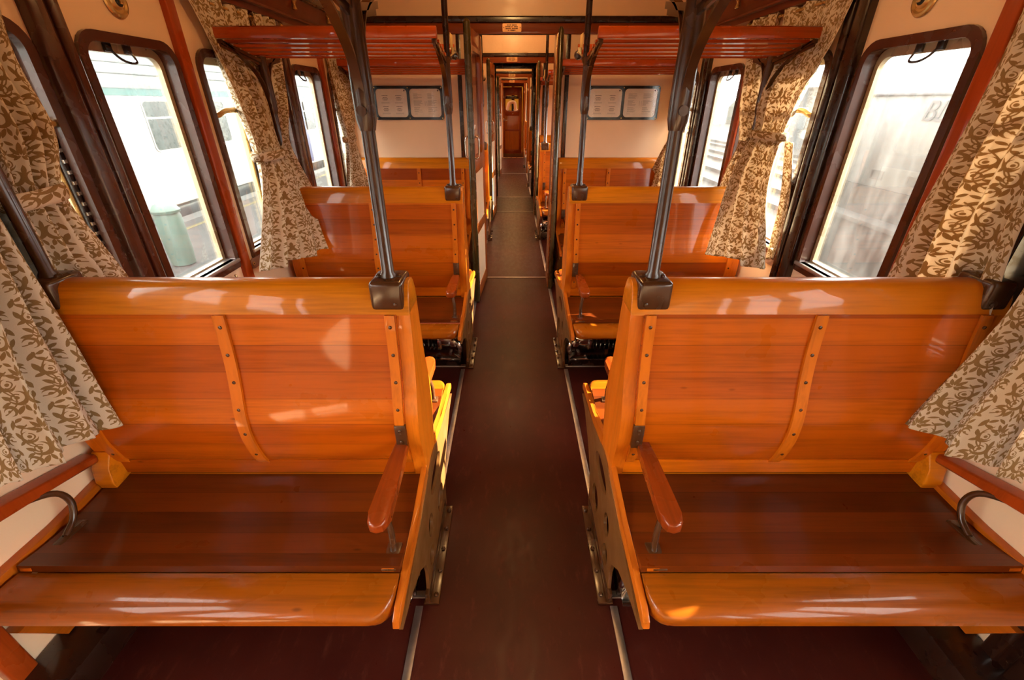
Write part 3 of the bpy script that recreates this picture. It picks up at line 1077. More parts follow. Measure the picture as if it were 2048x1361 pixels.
        arm = arm.build('armrest', 'arm', b)
        pm = MB()
        pm.tube(smooth_path([(s * ax, h * 0.345, 0.600), (s * (ax - 0.004), h * 0.362, 0.56), (s * (ax - 0.012), h * 0.372, 0.51), (s * (ax - 0.012), h * 0.378, 0.455), (s * (ax - 0.012), h * 0.385, 0.432)], 4),
                [0.009 + 0.0001 * k for k in range(17)], 10)
        pm.box(*X(ax - 0.034, ax + 0.010), *sorted((h * 0.355, h * 0.445)), 0.4335, 0.4445, 0.004)
        pm.lathe([(0.006, 0.444), (0.006, 0.448)], 'z', (s * (ax - 0.012), h * 0.425, 0), 8)
        pm.build('armrest_post', 'iron', arm)
        bm_ = MB()
        bm_.box(*X(XI + 0.041, XI + 0.077), *sorted((h * 0.100, h * 0.130)), 0.612, 0.705, 0.003)
        for zz in (0.64, 0.685):
            bm_.lathe([(0.006, h * 0.13), (0.006, h * 0.133), (0.003, h * 0.1345)], 'y', (s * (XI + 0.059), 0, zz), 8)
        bm_.build('armrest_bracket', 'iron', arm)
    # ---- cast end frame and floor flange
    hh = -1 if -1 in halves else 1
    g = lambda p: (p[0] * -hh, p[1])
    if two:
        outl = [(-0.275, 0.010), (-0.262, 0.06), (-0.250, 0.14), (-0.262, 0.20), (-0.330, 0.268), (-0.45, 0.325), (-0.555, 0.346), (-0.47, 0.372), (-0.28, 0.40), (-0.09, 0.44), (-0.03, 0.455),
                (0.03, 0.455), (0.09, 0.44), (0.28, 0.40), (0.47, 0.372), (0.555, 0.346), (0.45, 0.325), (0.32, 0.26), (0.22, 0.18), (0.185, 0.10), (0.175, 0.010)]
        holes = [ellipse(0.03, 0.345, 0.11, 0.045, 18, 0.0), ellipse(-0.135, 0.245, 0.040, 0.048), ellipse(-0.170, 0.125, 0.036, 0.044), ellipse(0.07, 0.16, 0.06, 0.06)]
        fa, fb = -0.285, 0.155
    else:
        outl = [g(p) for p in [(-0.275, 0.010), (-0.262, 0.06), (-0.250, 0.14), (-0.262, 0.20), (-0.330, 0.268), (-0.45, 0.325), (-0.555, 0.346), (-0.47, 0.372), (-0.28, 0.40), (-0.09, 0.44), (-0.005, 0.455), (-0.005, 0.01)]]
        holes = [[g(p) for p in ellipse(-0.13, 0.33, 0.085, 0.04, 16, 0.1)], [g(p) for p in ellipse(-0.17, 0.15, 0.04, 0.05)]]
        fa, fb = sorted((-0.285 * -hh, -0.01 * -hh))
    m = MB()
    m.prism(outl, 'x', *X(XI - 0.004, XI + 0.008), holes=holes)
    m.build('end_frame', 'castiron', b)
    m = MB()
    m.box(*X(XI - 0.037, XI + 0.018), fa, fb, 0.0, 0.012, 0.003)
    m.box(*X(XI - 0.005, XI + 0.011), fa, fb, 0.01, 0.062, 0.003)
    for yy in [fa + 0.03 + k * (fb - fa - 0.06) / 4 for k in range(5)]:
        m.lathe([(0.009, 0.012), (0.009, 0.018), (0.005, 0.022)], 'z', (s * (XI - 0.023), yy, 0), 6)
    m.build('floor_flange', 'iron', b)
    # wall-side leg and bearer under the seat
    for h in halves:
        MB().box(*X(XI + 0.02, 1.43), *sorted((h * 0.40, h * 0.44)), 0.355, 0.392).build('seat_bearer', 'rail', b)
        MB().box(*X(XI + 0.02, 1.43), *sorted((h * 0.08, h * 0.12)), 0.355, 0.392).build('seat_bearer', 'rail', b)
    return b


XB = 0.008
bench_l = make_bench(-1, (-1, 1), 'front wooden bench on the teal train side, floral curtain hanging over its wall end', (XB, YA, 0))
bench_r = make_bench(1, (-1, 1), 'front wooden bench on the white wagon side, flaring floral curtain over its wall end', (XB, YA, 0))
dup(bench_l, (XB, YB, 0), 'second wooden bench on the teal train side, behind the front one')
dup(bench_r, (XB, YB, 0), 'second wooden bench on the white wagon side, behind the front one', 'wooden benches')
half_l = make_bench(-1, (-1,), 'wooden bench against the first partition under the train side notices', (0, PART - 0.012, 0), XI=0.420)
half_r = make_bench(1, (-1,), 'wooden bench against the first partition under the wagon side notices', (0, PART - 0.012, 0), XI=0.420)
dup(bench_r, (XB, 6.05, 0), 'wooden bench in the next compartment on the wagon side, seen through the doorway', 'wooden benches')
dup(bench_l, (XB, 6.05, 0), 'wooden bench in the next compartment on the train side, seen past the open door', 'wooden benches')
dup(half_r, (0, 7.60 - 0.012, 0), 'wooden bench against the second partition on the wagon side', 'wooden benches')
dup(bench_r, (XB, 10.2, 0), 'small distant wooden bench just beyond the dark doorway', 'wooden benches')
dup(bench_r, (XB, 13.3, 0), 'last wooden bench beside the end door', 'wooden benches')


# ------------------------------------------------------------------ heaters under the benches
def make_heater(s, label, loc):
    h = thing('finned_heater', label, 'heater', loc, 'finned heaters under the benches')
    cy, cz = 0.0, 0.245
    m = MB()
    m.lathe([(0.052, s * 0.50), (0.052, s * 1.32)], 'x', (0, cy, cz), 20)
    m.build('pipe', 'blackhole', h)
    m = MB()
    for k in range(30):
        x = 0.505 + k * 0.027
        m.lathe([(0.05, s * x), (0.086, s * x), (0.088, s * (x + 0.0016)), (0.086, s * (x + 0.0032)), (0.05, s * (x + 0.0032))], 'x', (0, cy, cz), 24)
    m.build('fins', 'fin', h)
    m = MB()
    m.lathe([(0.030, s * 0.400), (0.056, s * 0.404), (0.060, s * 0.425), (0.066, s * 0.45), (0.066, s * 0.480), (0.089, s * 0.488), (0.089, s * 0.500), (0.04, s * 0.502)], 'x', (0, cy, cz), 24)
    m.build('end_cap', 'steel', h)
    m = MB()
    for k in range(4):
        m.lathe([(0.03, s * (0.385 + 0.006 * k)), (0.05 - 0.004 * (k % 2), s * (0.386 + 0.006 * k)), (0.05, s * (0.390 + 0.006 * k))], 'x', (0, cy, cz), 12)
    for a in range(6):
        aa = a * PI / 3
        m.lathe([(0.007, s * 0.38), (0.007, s * 0.412)], 'x', (0, cy + 0.05 * math.cos(aa), cz + 0.05 * math.sin(aa)), 8)
    m.tube(smooth_path([(s * 0.392, cy - 0.02, cz - 0.01), (s * 0.372, cy - 0.05, cz - 0.02), (s * 0.360, cy - 0.055, cz - 0.06), (s * 0.372, cy - 0.03, cz - 0.10), (s * 0.40, cy, cz - 0.11)], 4), 0.014, 10)
    m.lathe([(0.010, -0.088), (0.024, -0.084), (0.024, -0.066), (0.012, -0.060)], 'y', (s * 0.398, cy, cz - 0.01), 14)
    m.lathe([(0.010, -0.10), (0.010, -0.05)], 'y', (s * 0.420, cy, cz - 0.075), 8)
    m.build('valve', 'steel', h)
    m = MB()
    m.strip(smooth_path([(-0.085, 0.112), (-0.07, 0.118), (-0.02, 0.122), (0.08, 0.124), (0.12, 0.18)], 3), 'x', *sorted((s * 0.36, s * 0.86)), 0.002)
    m.build('drip_tray', 'steel', h)
    m = MB()
    m.box(*sorted((s * 0.372, s * 1.235)), 0.015, 0.20, 0.0, 0.105, 0.006)
    m.build('base_box', 'darkbrown', h)
    for x in (0.62, 0.95, 1.2):
        MB().box(*sorted((s * x, s * (x + 0.02))), 0.02, 0.08, 0.10, 0.2).build('bracket', 'iron', h)
    return h


hl = make_heater(-1, 'finned heater with polished end under the second bench on the teal train side', (0, YB - 0.27, 0))
hr = make_heater(1, 'finned heater with polished valve under the second bench on the white wagon side', (0, YB - 0.27, 0))
dup(hl, (0, YA - 0.27, 0), 'heater glimpsed through the end frame of the front bench, teal train side', 'finned heaters under the benches')
dup(hr, (0, YA - 0.27, 0), 'heater with steel valve seen through the end frame of the front bench, wagon side', 'finned heaters under the benches')
dup(hr, (0, 5.78, 0), 'heater under the wagon side bench of the next compartment, seen through the doorway', 'finned heaters under the benches')


# ------------------------------------------------------------------ luggage racks on posts
def make_rack(s, halves, label, loc, posts=True, rod=True, arms=None, cards=True):
    r = thing('luggage_rack', label, 'luggage rack', loc, 'slatted luggage racks')
    xs = sorted((s * 0.372, s * 1.405))
    arms = arms or halves
    for h in halves:
        m = MB()
        m.prism([(h * 0.345, 1.878), (h * 0.378, 1.880), (h * 0.382, 1.890), (h * 0.380, 1.922), (h * 0.370, 1.928), (h * 0.355, 1.926), (h * 0.345, 1.91)], 'x', *xs, bev=0.003)
        m.build('front_rail', 'slat', r)
        for k in range(4):
            d = 0.285 - k * 0.070
            z = 1.832 + (d - 0.075) * 0.157
            sl = MB()
            sl.prism([(h * (d - 0.017), z + 0.004), (h * (d - 0.013), z), (h * (d + 0.013), z + 0.003), (h * (d + 0.017), z + 0.007), (h * (d + 0.017), z + 0.017), (h * (d - 0.017), z + 0.014)], 'x', *xs)
            sl.build('slat', 'slat', r)
    for px in ((0.386, 1.392) if posts else ()):
        x = s * px
        if posts == 'full':
            m = MB()
            m.tube([(x, 0, 1.147), (x, 0, 1.172), (x, 0, 1.182), (x, 0, 1.585), (x, 0, 1.60)], [0.026, 0.024, 0.018, 0.018, 0.019], 14)
            m.lathe([(0.024, 1.585), (0.026, 1.60), (0.022, 1.615)], 'z', (x, 0, 0), 14)
            m.build('post', 'iron', r)
            m = MB()
            a, b = (0.336, 0.434) if px < 1 else (1.345, 1.424)
            m.box(*sorted((s * a, s * b)), -0.058, 0.058, 1.076, 1.166, 0.012, 3)
            for hh in (-1, 1):
                m.lathe([(0.006, hh * 0.058), (0.006, hh * 0.061), (0.003, hh * 0.0625)], 'y', (s * (a + 0.025), 0, 1.098), 8)
            for xx in (a + 0.02, b - 0.02):
                m.lathe([(0.010, 1.165), (0.010, 1.169), (0.006, 1.172)], 'z', (s * xx, 0, 0), 10)
            m.build('socket', 'iron', r)
        # cast bracket: upright web and two arms
        m = MB()
        if posts == 'full':
            m.tube([(x, 0, 1.555), (x, 0, 1.58), (x, 0, 1.64), (x, 0, 1.835)], [0.020, 0.026, 0.027, 0.024], 12)
            m.lathe([(0.012, -0.034), (0.012, 0.034)], 'y', (x, 0, 1.60), 10)
        for h in arms:
            if h > 0 and not cards and px > 1 and posts == 'full':
                continue
            top = [(0.0, 1.816), (0.02, 1.819), (0.315, 1.866), (0.372, 1.877)] if h < 0 or posts == 'half' else [(0.0, 1.816), (0.02, 1.820), (0.12, 1.836), (0.21, 1.852)]
            m.prism([(h * d, z - 0.016) for d, z in top] + [(h * d, z) for d, z in top[::-1]], 'x', *sorted((s * (px - 0.011), s * (px + 0.011))))
            m.prism([(h * d, z - 0.030) for d, z in top] + [(h * d, z) for d, z in top[::-1]], 'x', *sorted((s * (px - 0.004), s * (px + 0.004))))
            lo = smooth_path([(0.018, 1.60), (0.030, 1.66), (0.068, 1.725), (0.15, 1.786), (0.26, 1.836), (0.358, 1.866)] if h < 0 else
                             [(0.018, 1.60), (0.026, 1.68), (0.045, 1.745), (0.085, 1.80), (0.14, 1.835), (0.20, 1.856)], 4)
            if posts != 'full':
                lo = smooth_path([(0.012, 1.56), (0.018, 1.62), (0.05, 1.72), (0.13, 1.786), (0.26, 1.840), (0.358, 1.868)], 4)
            m.strip([(h * d, z) for d, z in lo], 'x', *sorted((s * (px - 0.011), s * (px + 0.011))), 0.007 * h)
        if posts == 'half':
            m.box(*sorted((s * (px - 0.014), s * (px + 0.014))), *sorted((0, halves[0] * 0.02)), 1.54, 1.86, 0.004)
        m.build('bracket', 'iron', r)
    if rod:
        x = s * 0.378
        MB().tube([(x, 0.03, 1.83), (x, 0.03, 2.60)], 0.0165, 12).build('ceiling_rod', 'darkbrown', r)
    if posts == 'full' and cards:
        m = MB()
        x = s * 0.362
        m.box(*sorted((x, s * 0.366)), 0.09, 0.20, 1.875, 1.955, 0.001)
        m.build('number_card', 'card', r)
        m = MB()
        m.tube([(s * 0.36, 0.06, 1.845), (s * 0.36, 0.24, 1.875)], 0.005, 6)
        for q in range(5):
            m.tube([(s * 0.36, 0.09 + q * 0.03, 1.848 + q * 0.005), (s * 0.356, 0.09 + q * 0.03, 1.885 + q * 0.003)], 0.003, 6)
        m.build('card_clip', 'brass', r)
        m = MB()
        m.lathe([(0.010, 0.31), (0.022, 0.315), (0.027, 0.335), (0.022, 0.36), (0.010, 0.365)], 'y', (s * 0.375, 0, 1.868), 14)
        m.build('arm_end', 'darkbrown', r)
    return r


rk_l = make_rack(-1, (-1, 1), 'slatted luggage rack on iron posts above the second bench, teal train side', (XB - 0.004, YB, 0), 'full')
rk_r = make_rack(1, (-1, 1), 'slatted luggage rack on iron posts above the second bench, white wagon side', (XB + 0.006, YB, 0), 'full')
make_rack(-1, (-1,), 'luggage rack whose thick iron post stands on the front bench, teal train side', (XB - 0.004, YA, 0), 'full', True, (-1, 1), False)
make_rack(1, (-1,), 'luggage rack whose thick iron post stands on the front bench, white wagon side', (XB + 0.006, YA, 0), 'full', True, (-1, 1), False)
rh_l = make_rack(-1, (-1,), 'slatted luggage rack fixed to the first partition above the train side notices', (XB, PART - 0.001, -0.013), 'half', False)
rh_r = make_rack(1, (-1,), 'slatted luggage rack fixed to the first partition above the wagon side notices', (XB, PART - 0.001, -0.013), 'half', False)
dup(rk_r, (XB + 0.006, 6.05, 0), 'luggage rack of the next compartment, wagon side, seen through the doorway', 'slatted luggage racks')
dup(rk_l, (XB - 0.004, 6.05, 0), 'luggage rack of the next compartment, train side, seen past the open door', 'slatted luggage racks')
dup(rk_r, (XB + 0.006, 10.2, 0), 'small distant luggage rack just beyond the dark doorway', 'slatted luggage racks')
dup(rh_r, (XB, 7.599, 0), 'luggage rack fixed to the second partition on the wagon side', 'slatted luggage racks')


# ------------------------------------------------------------------ notices on the partition
def make_notice(x0, x1, label):
    z0, z1 = 1.473, 1.740
    n = thing('notice_frame', label, 'notice frame', ((x0 + x1) / 2, PART, (z0 + z1) / 2), 'black notice frames')
    hw, hh = (x1 - x0) / 2, (z1 - z0) / 2
    pw = hw - 0.022
    papers = ((-pw, -0.012), (0.012, pw))
    m = MB()
    holes = [rrect(a, b, -hh + 0.022, hh - 0.022, 0.03) for a, b in papers]
    m.prism(rrect(-hw, hw, -hh, hh, 0.02), 'y', -0.014, 0.0, holes=holes)
    m.build('frame', 'black', n)
    for q, (a, b) in enumerate(papers):
        p = MB().box(a - 0.006, b + 0.006, -0.006, -0.003, -hh + 0.016, hh - 0.016).build('paper', 'paper', n)
        lm = MB()
        y = (-0.0068, -0.006)
        w = b - a
        if q == 0:
            for cx in (a + w * 0.28, a + w * 0.72):
                for top in (0.058, -0.028):
                    for dz, ln in ((0.0, 0.052), (-0.015, 0.036), (-0.024, 0.052), (-0.033, 0.040)):
                        xx = cx - ln / 2
                        while xx < cx + ln / 2:
                            lw = random.uniform(0.006, 0.014)
                            lm.box(xx, min(xx + lw, cx + ln / 2), *y, top + dz - 0.002, top + dz + 0.002)
                            xx += lw + 0.003
                    for dz in (-0.050, -0.057):
                        lm.box(cx - 0.036, cx + 0.036, *y, top + dz - 0.0007, top + dz + 0.0007)
        else:
            for cx in (a + w * 0.28, a + w * 0.74):
                for k in range(22):
                    ln = random.uniform(0.03, 0.082)
                    zz = 0.072 - k * 0.0075
                    if k % 7 != 6:
                        lm.box(cx - 0.046, cx - 0.046 + ln, *y, zz - 0.0008, zz + 0.0008)
            lm.box(a + w * 0.48, a + w * 0.485, *y, -0.02, 0.015)
            lm.box(a + w * 0.54, a + w * 0.545, *y, -0.02, 0.015)
        lm.lathe([(0.007, -0.0068), (0.007, -0.006)], 'y', (b - 0.022, 0, hh - 0.036), 12)
        lm.build('print', 'ink', p)
    gm = MB().box(-hw + 0.012, hw - 0.012, -0.0095, -0.0085, -hh + 0.012, hh - 0.012)
    gm.build('glass_cover', 'glassclean', n)
    pieces('screw', 'brass', n, [(0.005, -0.0165), (0.0055, -0.014)], 'y',
           [(xx, 0, zz) for xx in (-hw + 0.014, 0.0, hw - 0.014) for zz in (-hh + 0.014, hh - 0.014)], 8)


make_notice(-1.243, -0.628, 'black framed pair of printed notices on the partition, teal train side')
make_notice(0.647, 1.291, 'black framed pair of printed notices on the partition, white wagon side')


# ------------------------------------------------------------------ curtains
def sheet(s, keys, pleats, nu=44, nv=56, phase=0.0, width=None):
    """keys: (z, y0, y1, x0, x1, amp), from the rod down; x measured from the coach axis. Returns an MB with cloth UVs"""
    ks = smooth_path(keys, 8)
    zs = [k[0] for k in ks]
    L = [0.0]
    for a, b in zip(ks, ks[1:]):
        L.append(L[-1] + math.hypot(b[0] - a[0], ((b[1] + b[2]) - (a[1] + a[2])) / 2))
    full = width or max(k[2] - k[1] for k in ks) * 1.7
    vs, uvs = [], []
    m = len(ks)
    for i, (z, y0, y1, x0, x1, amp) in enumerate(ks):
        for j in range(nu + 1):
            u = j / nu
            ph = 2 * PI * pleats * u + phase + 0.5 * math.sin(i * 0.11 + phase)
            w = math.sin(ph) + 0.35 * math.sin(2.3 * ph + 1.1 + i * 0.03)
            y = y0 + (y1 - y0) * (u + 0.30 / max(1.0, pleats) / 6.28 * math.sin(2 * ph) * (1 if 0 < j < nu else 0))
            x = x0 + (x1 - x0) * u - amp * (0.85 + w)
            dz = 0.0
            if i > m - 14:
                dz = 0.010 * math.sin(ph * 0.5 + 1.0) * (i - (m - 14)) / 13
            vs.append((s * x, y, z + dz))
            uvs.append((u * full, -L[i]))
    fs = []
    n1 = nu + 1
    for i in range(m - 1):
        for j in range(nu):
            a = i * n1 + j
            fs.append((a, a + 1, a + 1 + n1, a + n1))
    return vs, fs, uvs


def cloth(name, data, parent=None, th=0.0025):
    vs, fs, uvs = data
    me = bpy.data.meshes.new(name)
    me.from_pydata(vs, [], fs)
    uvl = me.uv_layers.new(name='UVMap')
    for lp in me.loops:
        uvl.data[lp.index].uv = uvs[lp.vertex_index]
    me.shade_smooth()
    me.materials.append(M['curtain'])
    o = bpy.data.objects.new(name, me)
    col.objects.link(o)
    so = o.modifiers.new('thickness', 'SOLIDIFY')
    so.thickness = th
    so.offset = 0
    if parent is not None:
        o.parent = parent
    return o


def band(s, y0, y1, x_in, x_out, z0, z1, drop=0.0):
    """tie-back: a strap wrapped round the gathered cloth"""
    n = 40
    vs, uvs, fs = [], [], []
    for i in range(5):
        f = i / 4
        for k in range(n + 1):
            a = 2 * PI * k / n
            cy, ry = (y0 + y1) / 2, (y1 - y0) / 2
            cx, rx = (x_in + x_out) / 2, abs(x_out - x_in) / 2
            sup = lambda t: math.copysign(abs(t) ** 0.75, t)
            b = 1.0 + 0.05 * math.sin(PI * f)
            vs.append((s * (cx + rx * b * sup(math.sin(a))), cy + ry * b * sup(math.cos(a)), z0 + (z1 - z0) * f + drop * math.cos(a)))
            uvs.append((0.3 + a * 0.05, f * (z1 - z0)))
    for i in range(4):
        for k in range(n):
            a = i * (n + 1) + k
            fs.append((a, a + 1, a + n + 2, a + n + 1))
    return vs, fs, uvs


def make_curtain(s, keys, label, pleats=5, tie=None, extra=None, phase=0.0):
    # hung from a rod under the cornice, flat to the wall down to the rack
    keys = [(2.05 if k == 0 else q[0], q[1], q[2], max(q[3], 1.458) if q[0] > 1.7 else q[3], max(q[4], 1.458) if q[0] > 1.7 else q[4],
             min(q[5], 0.018) if q[0] > 1.7 else q[5]) for k, q in enumerate(keys)]
    c = cloth('curtain', sheet(s, keys, pleats, phase=phase))
    tag(c, label, 'curtain', 'printed window curtains')
    if tie:
        cloth('tie_back', band(s, *tie), c)
    if extra:
        cloth('loose_edge', sheet(s, extra, 1, nu=10, phase=1.0, width=0.12), c)
    return c


make_curtain(-1, [(2.17, 0.76, 1.22, 1.461, 1.461, 0.029), (1.757, 0.85, 1.20, 1.455, 1.455, 0.029), (1.388, 1.03, 1.19, 1.435, 1.430, 0.026), (1.24, 0.99, 1.175, 1.430, 1.41, 0.029),
                  (1.00, 0.89, 1.15, 1.425, 1.37, 0.032), (0.82, 0.85, 1.12, 1.42, 1.33, 0.032), (0.71, 0.83, 1.115, 1.41, 1.31, 0.029)],
             'floral curtain over the front of the front bench, teal train side', 3.2, (1.02, 1.205, 1.374, 1.464, 1.372, 1.414))
make_curtain(-1, [(2.170, 1.321, 1.564, 1.461, 1.461, 0.029), (1.757, 1.311, 1.496, 1.461, 1.461, 0.032), (1.546, 1.279, 1.464, 1.448, 1.438, 0.032), (1.377, 1.253, 1.401, 1.438, 1.438, 0.029),
                  (1.218, 1.237, 1.438, 1.438, 1.438, 0.032), (1.049, 1.237, 1.501, 1.438, 1.448, 0.032), (0.806, 1.237, 1.585, 1.438, 1.448, 0.032)],
             'floral curtain tied back behind the front bench beside the tall train side window', 3.3, (1.237, 1.418, 1.369, 1.464, 1.353, 1.400, 0.006), phase=0.8)
make_curtain(-1, [(2.170, 2.378, 2.896, 1.461, 1.461, 0.029), (1.874, 2.479, 2.886, 1.461, 1.461, 0.032), (1.631, 2.532, 2.886, 1.448, 1.438, 0.032), (1.356, 2.574, 2.838, 1.432, 1.411, 0.029),
                  (1.155, 2.505, 2.843, 1.427, 1.342, 0.032), (0.933, 2.368, 2.769, 1.427, 1.279, 0.035), (0.796, 2.273, 2.706, 1.427, 1.237, 0.035)],
             'floral curtain tied back before the second bench, teal train side, hem over its seat', 4.2, (2.563, 2.854, 1.348, 1.453, 1.329, 1.377), phase=0.3)
make_curtain(-1, [(2.170, 2.960, 3.245, 1.461, 1.461, 0.029), (1.863, 2.981, 3.224, 1.461, 1.461, 0.029), (1.599, 2.907, 3.129, 1.461, 1.461, 0.029), (1.409, 2.864, 3.002, 1.443, 1.438, 0.023),
                  (1.261, 2.917, 3.065, 1.443, 1.438, 0.026), (1.092, 2.991, 3.171, 1.443, 1.438, 0.029), (0.838, 3.023, 3.256, 1.443, 1.438, 0.032)],
             'floral curtain behind the rack post of the second bench, teal train side', 3.3, (2.854, 3.012, 1.395, 1.464, 1.387, 1.424), phase=2.0)
make_curtain(-1, [(2.170, 4.048, 4.461, 1.461, 1.461, 0.029), (1.874, 4.017, 4.439, 1.461, 1.461, 0.029), (1.546, 4.059, 4.397, 1.461, 1.461, 0.029), (1.335, 4.080, 4.291, 1.438, 1.438, 0.023),
                  (1.155, 4.017, 4.291, 1.438, 1.416, 0.029), (0.965, 3.911, 4.334, 1.438, 1.406, 0.032), (0.817, 3.869, 4.355, 1.438, 1.395, 0.032)],
             'floral curtain tied back beside the partition bench, teal train side', 4.0, (4.069, 4.302, 1.390, 1.464, 1.313, 1.356), phase=1.2)

make_curtain(1, [(2.17, 0.76, 1.22, 1.461, 1.461, 0.029), (1.757, 0.84, 1.19, 1.455, 1.455, 0.029), (1.388, 0.95, 1.13, 1.435, 1.42, 0.026), (1.15, 0.92, 1.10, 1.425, 1.385, 0.029),
                 (1.00, 0.89, 1.10, 1.42, 1.36, 0.032), (0.82, 0.87, 1.11, 1.41, 1.32, 0.035), (0.70, 0.86, 1.115, 1.40, 1.29, 0.032)],
             'floral curtain flaring over the wall end of the front bench, white wagon side', 2.4, (0.941, 1.142, 1.364, 1.464, 1.366, 1.419), phase=0.5)
make_curtain(1, [(2.170, 1.311, 1.554, 1.461, 1.461, 0.029), (1.757, 1.268, 1.543, 1.461, 1.461, 0.035), (1.493, 1.237, 1.538, 1.461, 1.461, 0.038), (1.282, 1.205, 1.538, 1.438, 1.448, 0.041),
                 (1.049, 1.173, 1.543, 1.438, 1.448, 0.041), (0.806, 1.163, 1.564, 1.438, 1.448, 0.041)],
             'wide pleated floral curtain behind the front bench, white wagon side, hanging loose', 3.4, None, phase=0.0)
make_curtain(1, [(2.170, 2.315, 2.917, 1.461, 1.461, 0.032), (1.853, 2.394, 2.896, 1.461, 1.461, 0.032), (1.652, 2.473, 2.875, 1.448, 1.438, 0.032), (1.461, 2.537, 2.812, 1.438, 1.416, 0.026),
                 (1.282, 2.542, 2.812, 1.432, 1.364, 0.029), (1.123, 2.495, 2.769, 1.427, 1.321, 0.032), (0.944, 2.399, 2.706, 1.427, 1.268, 0.032), (0.796, 2.315, 2.674, 1.427, 1.226, 0.032)],
             'floral curtain pulled in and flaring before the second bench, white wagon side', 3.4, (2.526, 2.827, 1.348, 1.453, 1.435, 1.477),
             [(1.430, 2.505, 2.579, 1.464, 1.464, 0.009), (1.176, 2.399, 2.484, 1.464, 1.464, 0.009), (0.986, 2.378, 2.463, 1.464, 1.464, 0.009), (0.827, 2.389, 2.463, 1.464, 1.464, 0.009)], phase=0.9)
make_curtain(1, [(2.170, 2.960, 3.277, 1.461, 1.461, 0.029), (1.863, 2.970, 3.245, 1.461, 1.461, 0.029), (1.599, 2.907, 3.150, 1.461, 1.461, 0.029), (1.398, 2.843, 3.012, 1.443, 1.432, 0.023),
                 (1.261, 2.896, 3.065, 1.443, 1.427, 0.026), (1.092, 2.875, 3.118, 1.443, 1.422, 0.029), (0.838, 2.875, 3.224, 1.443, 1.416, 0.032)],
             'floral curtain behind the rack post of the second bench, white wagon side', 3.3, (2.838, 3.023, 1.390, 1.464, 1.372, 1.409), phase=2.6)
make_curtain(1, [(2.170, 4.069, 4.461, 1.461, 1.461, 0.029), (1.874, 4.122, 4.439, 1.461, 1.461, 0.029), (1.546, 4.154, 4.397, 1.461, 1.461, 0.029), (1.409, 4.122, 4.291, 1.438, 1.438, 0.023),
                 (1.229, 4.122, 4.334, 1.438, 1.395, 0.029), (1.018, 4.101, 4.397, 1.438, 1.353, 0.032), (0.838, 4.080, 4.418, 1.438, 1.321, 0.032)],
             'floral curtain in shade beside the partition bench, white wagon side', 4.0, (4.112, 4.313, 1.374, 1.464, 1.387, 1.430), phase=1.7)

# rods the curtains hang from
for s in (-1, 1):
    for y0, y1, lab in ((0.70, 1.60, 'over the nearest bench'), (2.28, 3.30, 'over the second bench'), (4.02, 4.43, 'beside the partition')):
        r = thing('curtain_rod', 'brass curtain rod on the %s %s' % (ON[s], lab), 'curtain rod', (s * 1.452, y0, 2.030), 'brass curtain rods')
        MB().tube([(0, -0.02, 0), (0, y1 - y0 + 0.02, 0)], 0.007, 10).build('rod', 'brass', r)
        for yy in (-0.02, y1 - y0 + 0.02):
            m = MB()
            m.lathe([(0.010, yy - 0.012), (0.017, yy), (0.010, yy + 0.012)], 'y', (0, 0, 0), 12)
            m.box(*sorted((0.0, s * 0.03)), yy - 0.006, yy + 0.006, -0.006, 0.018)
            m.build('bracket', 'brass', r)
for s, ys in ((-1, (3.42, 4.00)), (1, (3.38, 3.72))):
    for q, y in enumerate(ys):
        m = MB()
        m.lathe([(0.008, 0.0), (0.016, 0.004), (0.012, 0.012), (0.007, 0.03), (0.014, 0.045), (0.010, 0.055)], 'z', (s * (W - 0.10), y, 2.125), 12)
        m.box(*xb(s, W - 0.115, W - 0.085), y - 0.012, y + 0.012, 2.170, 2.185, 0.003)
        o = m.build('brass_stud', 'brass')
        tag(o, 'small brass stud under the cornice on the %s, %s of two' % (ON[s], ('nearer', 'farther')[q]), 'stud', 'brass studs under the cornices')

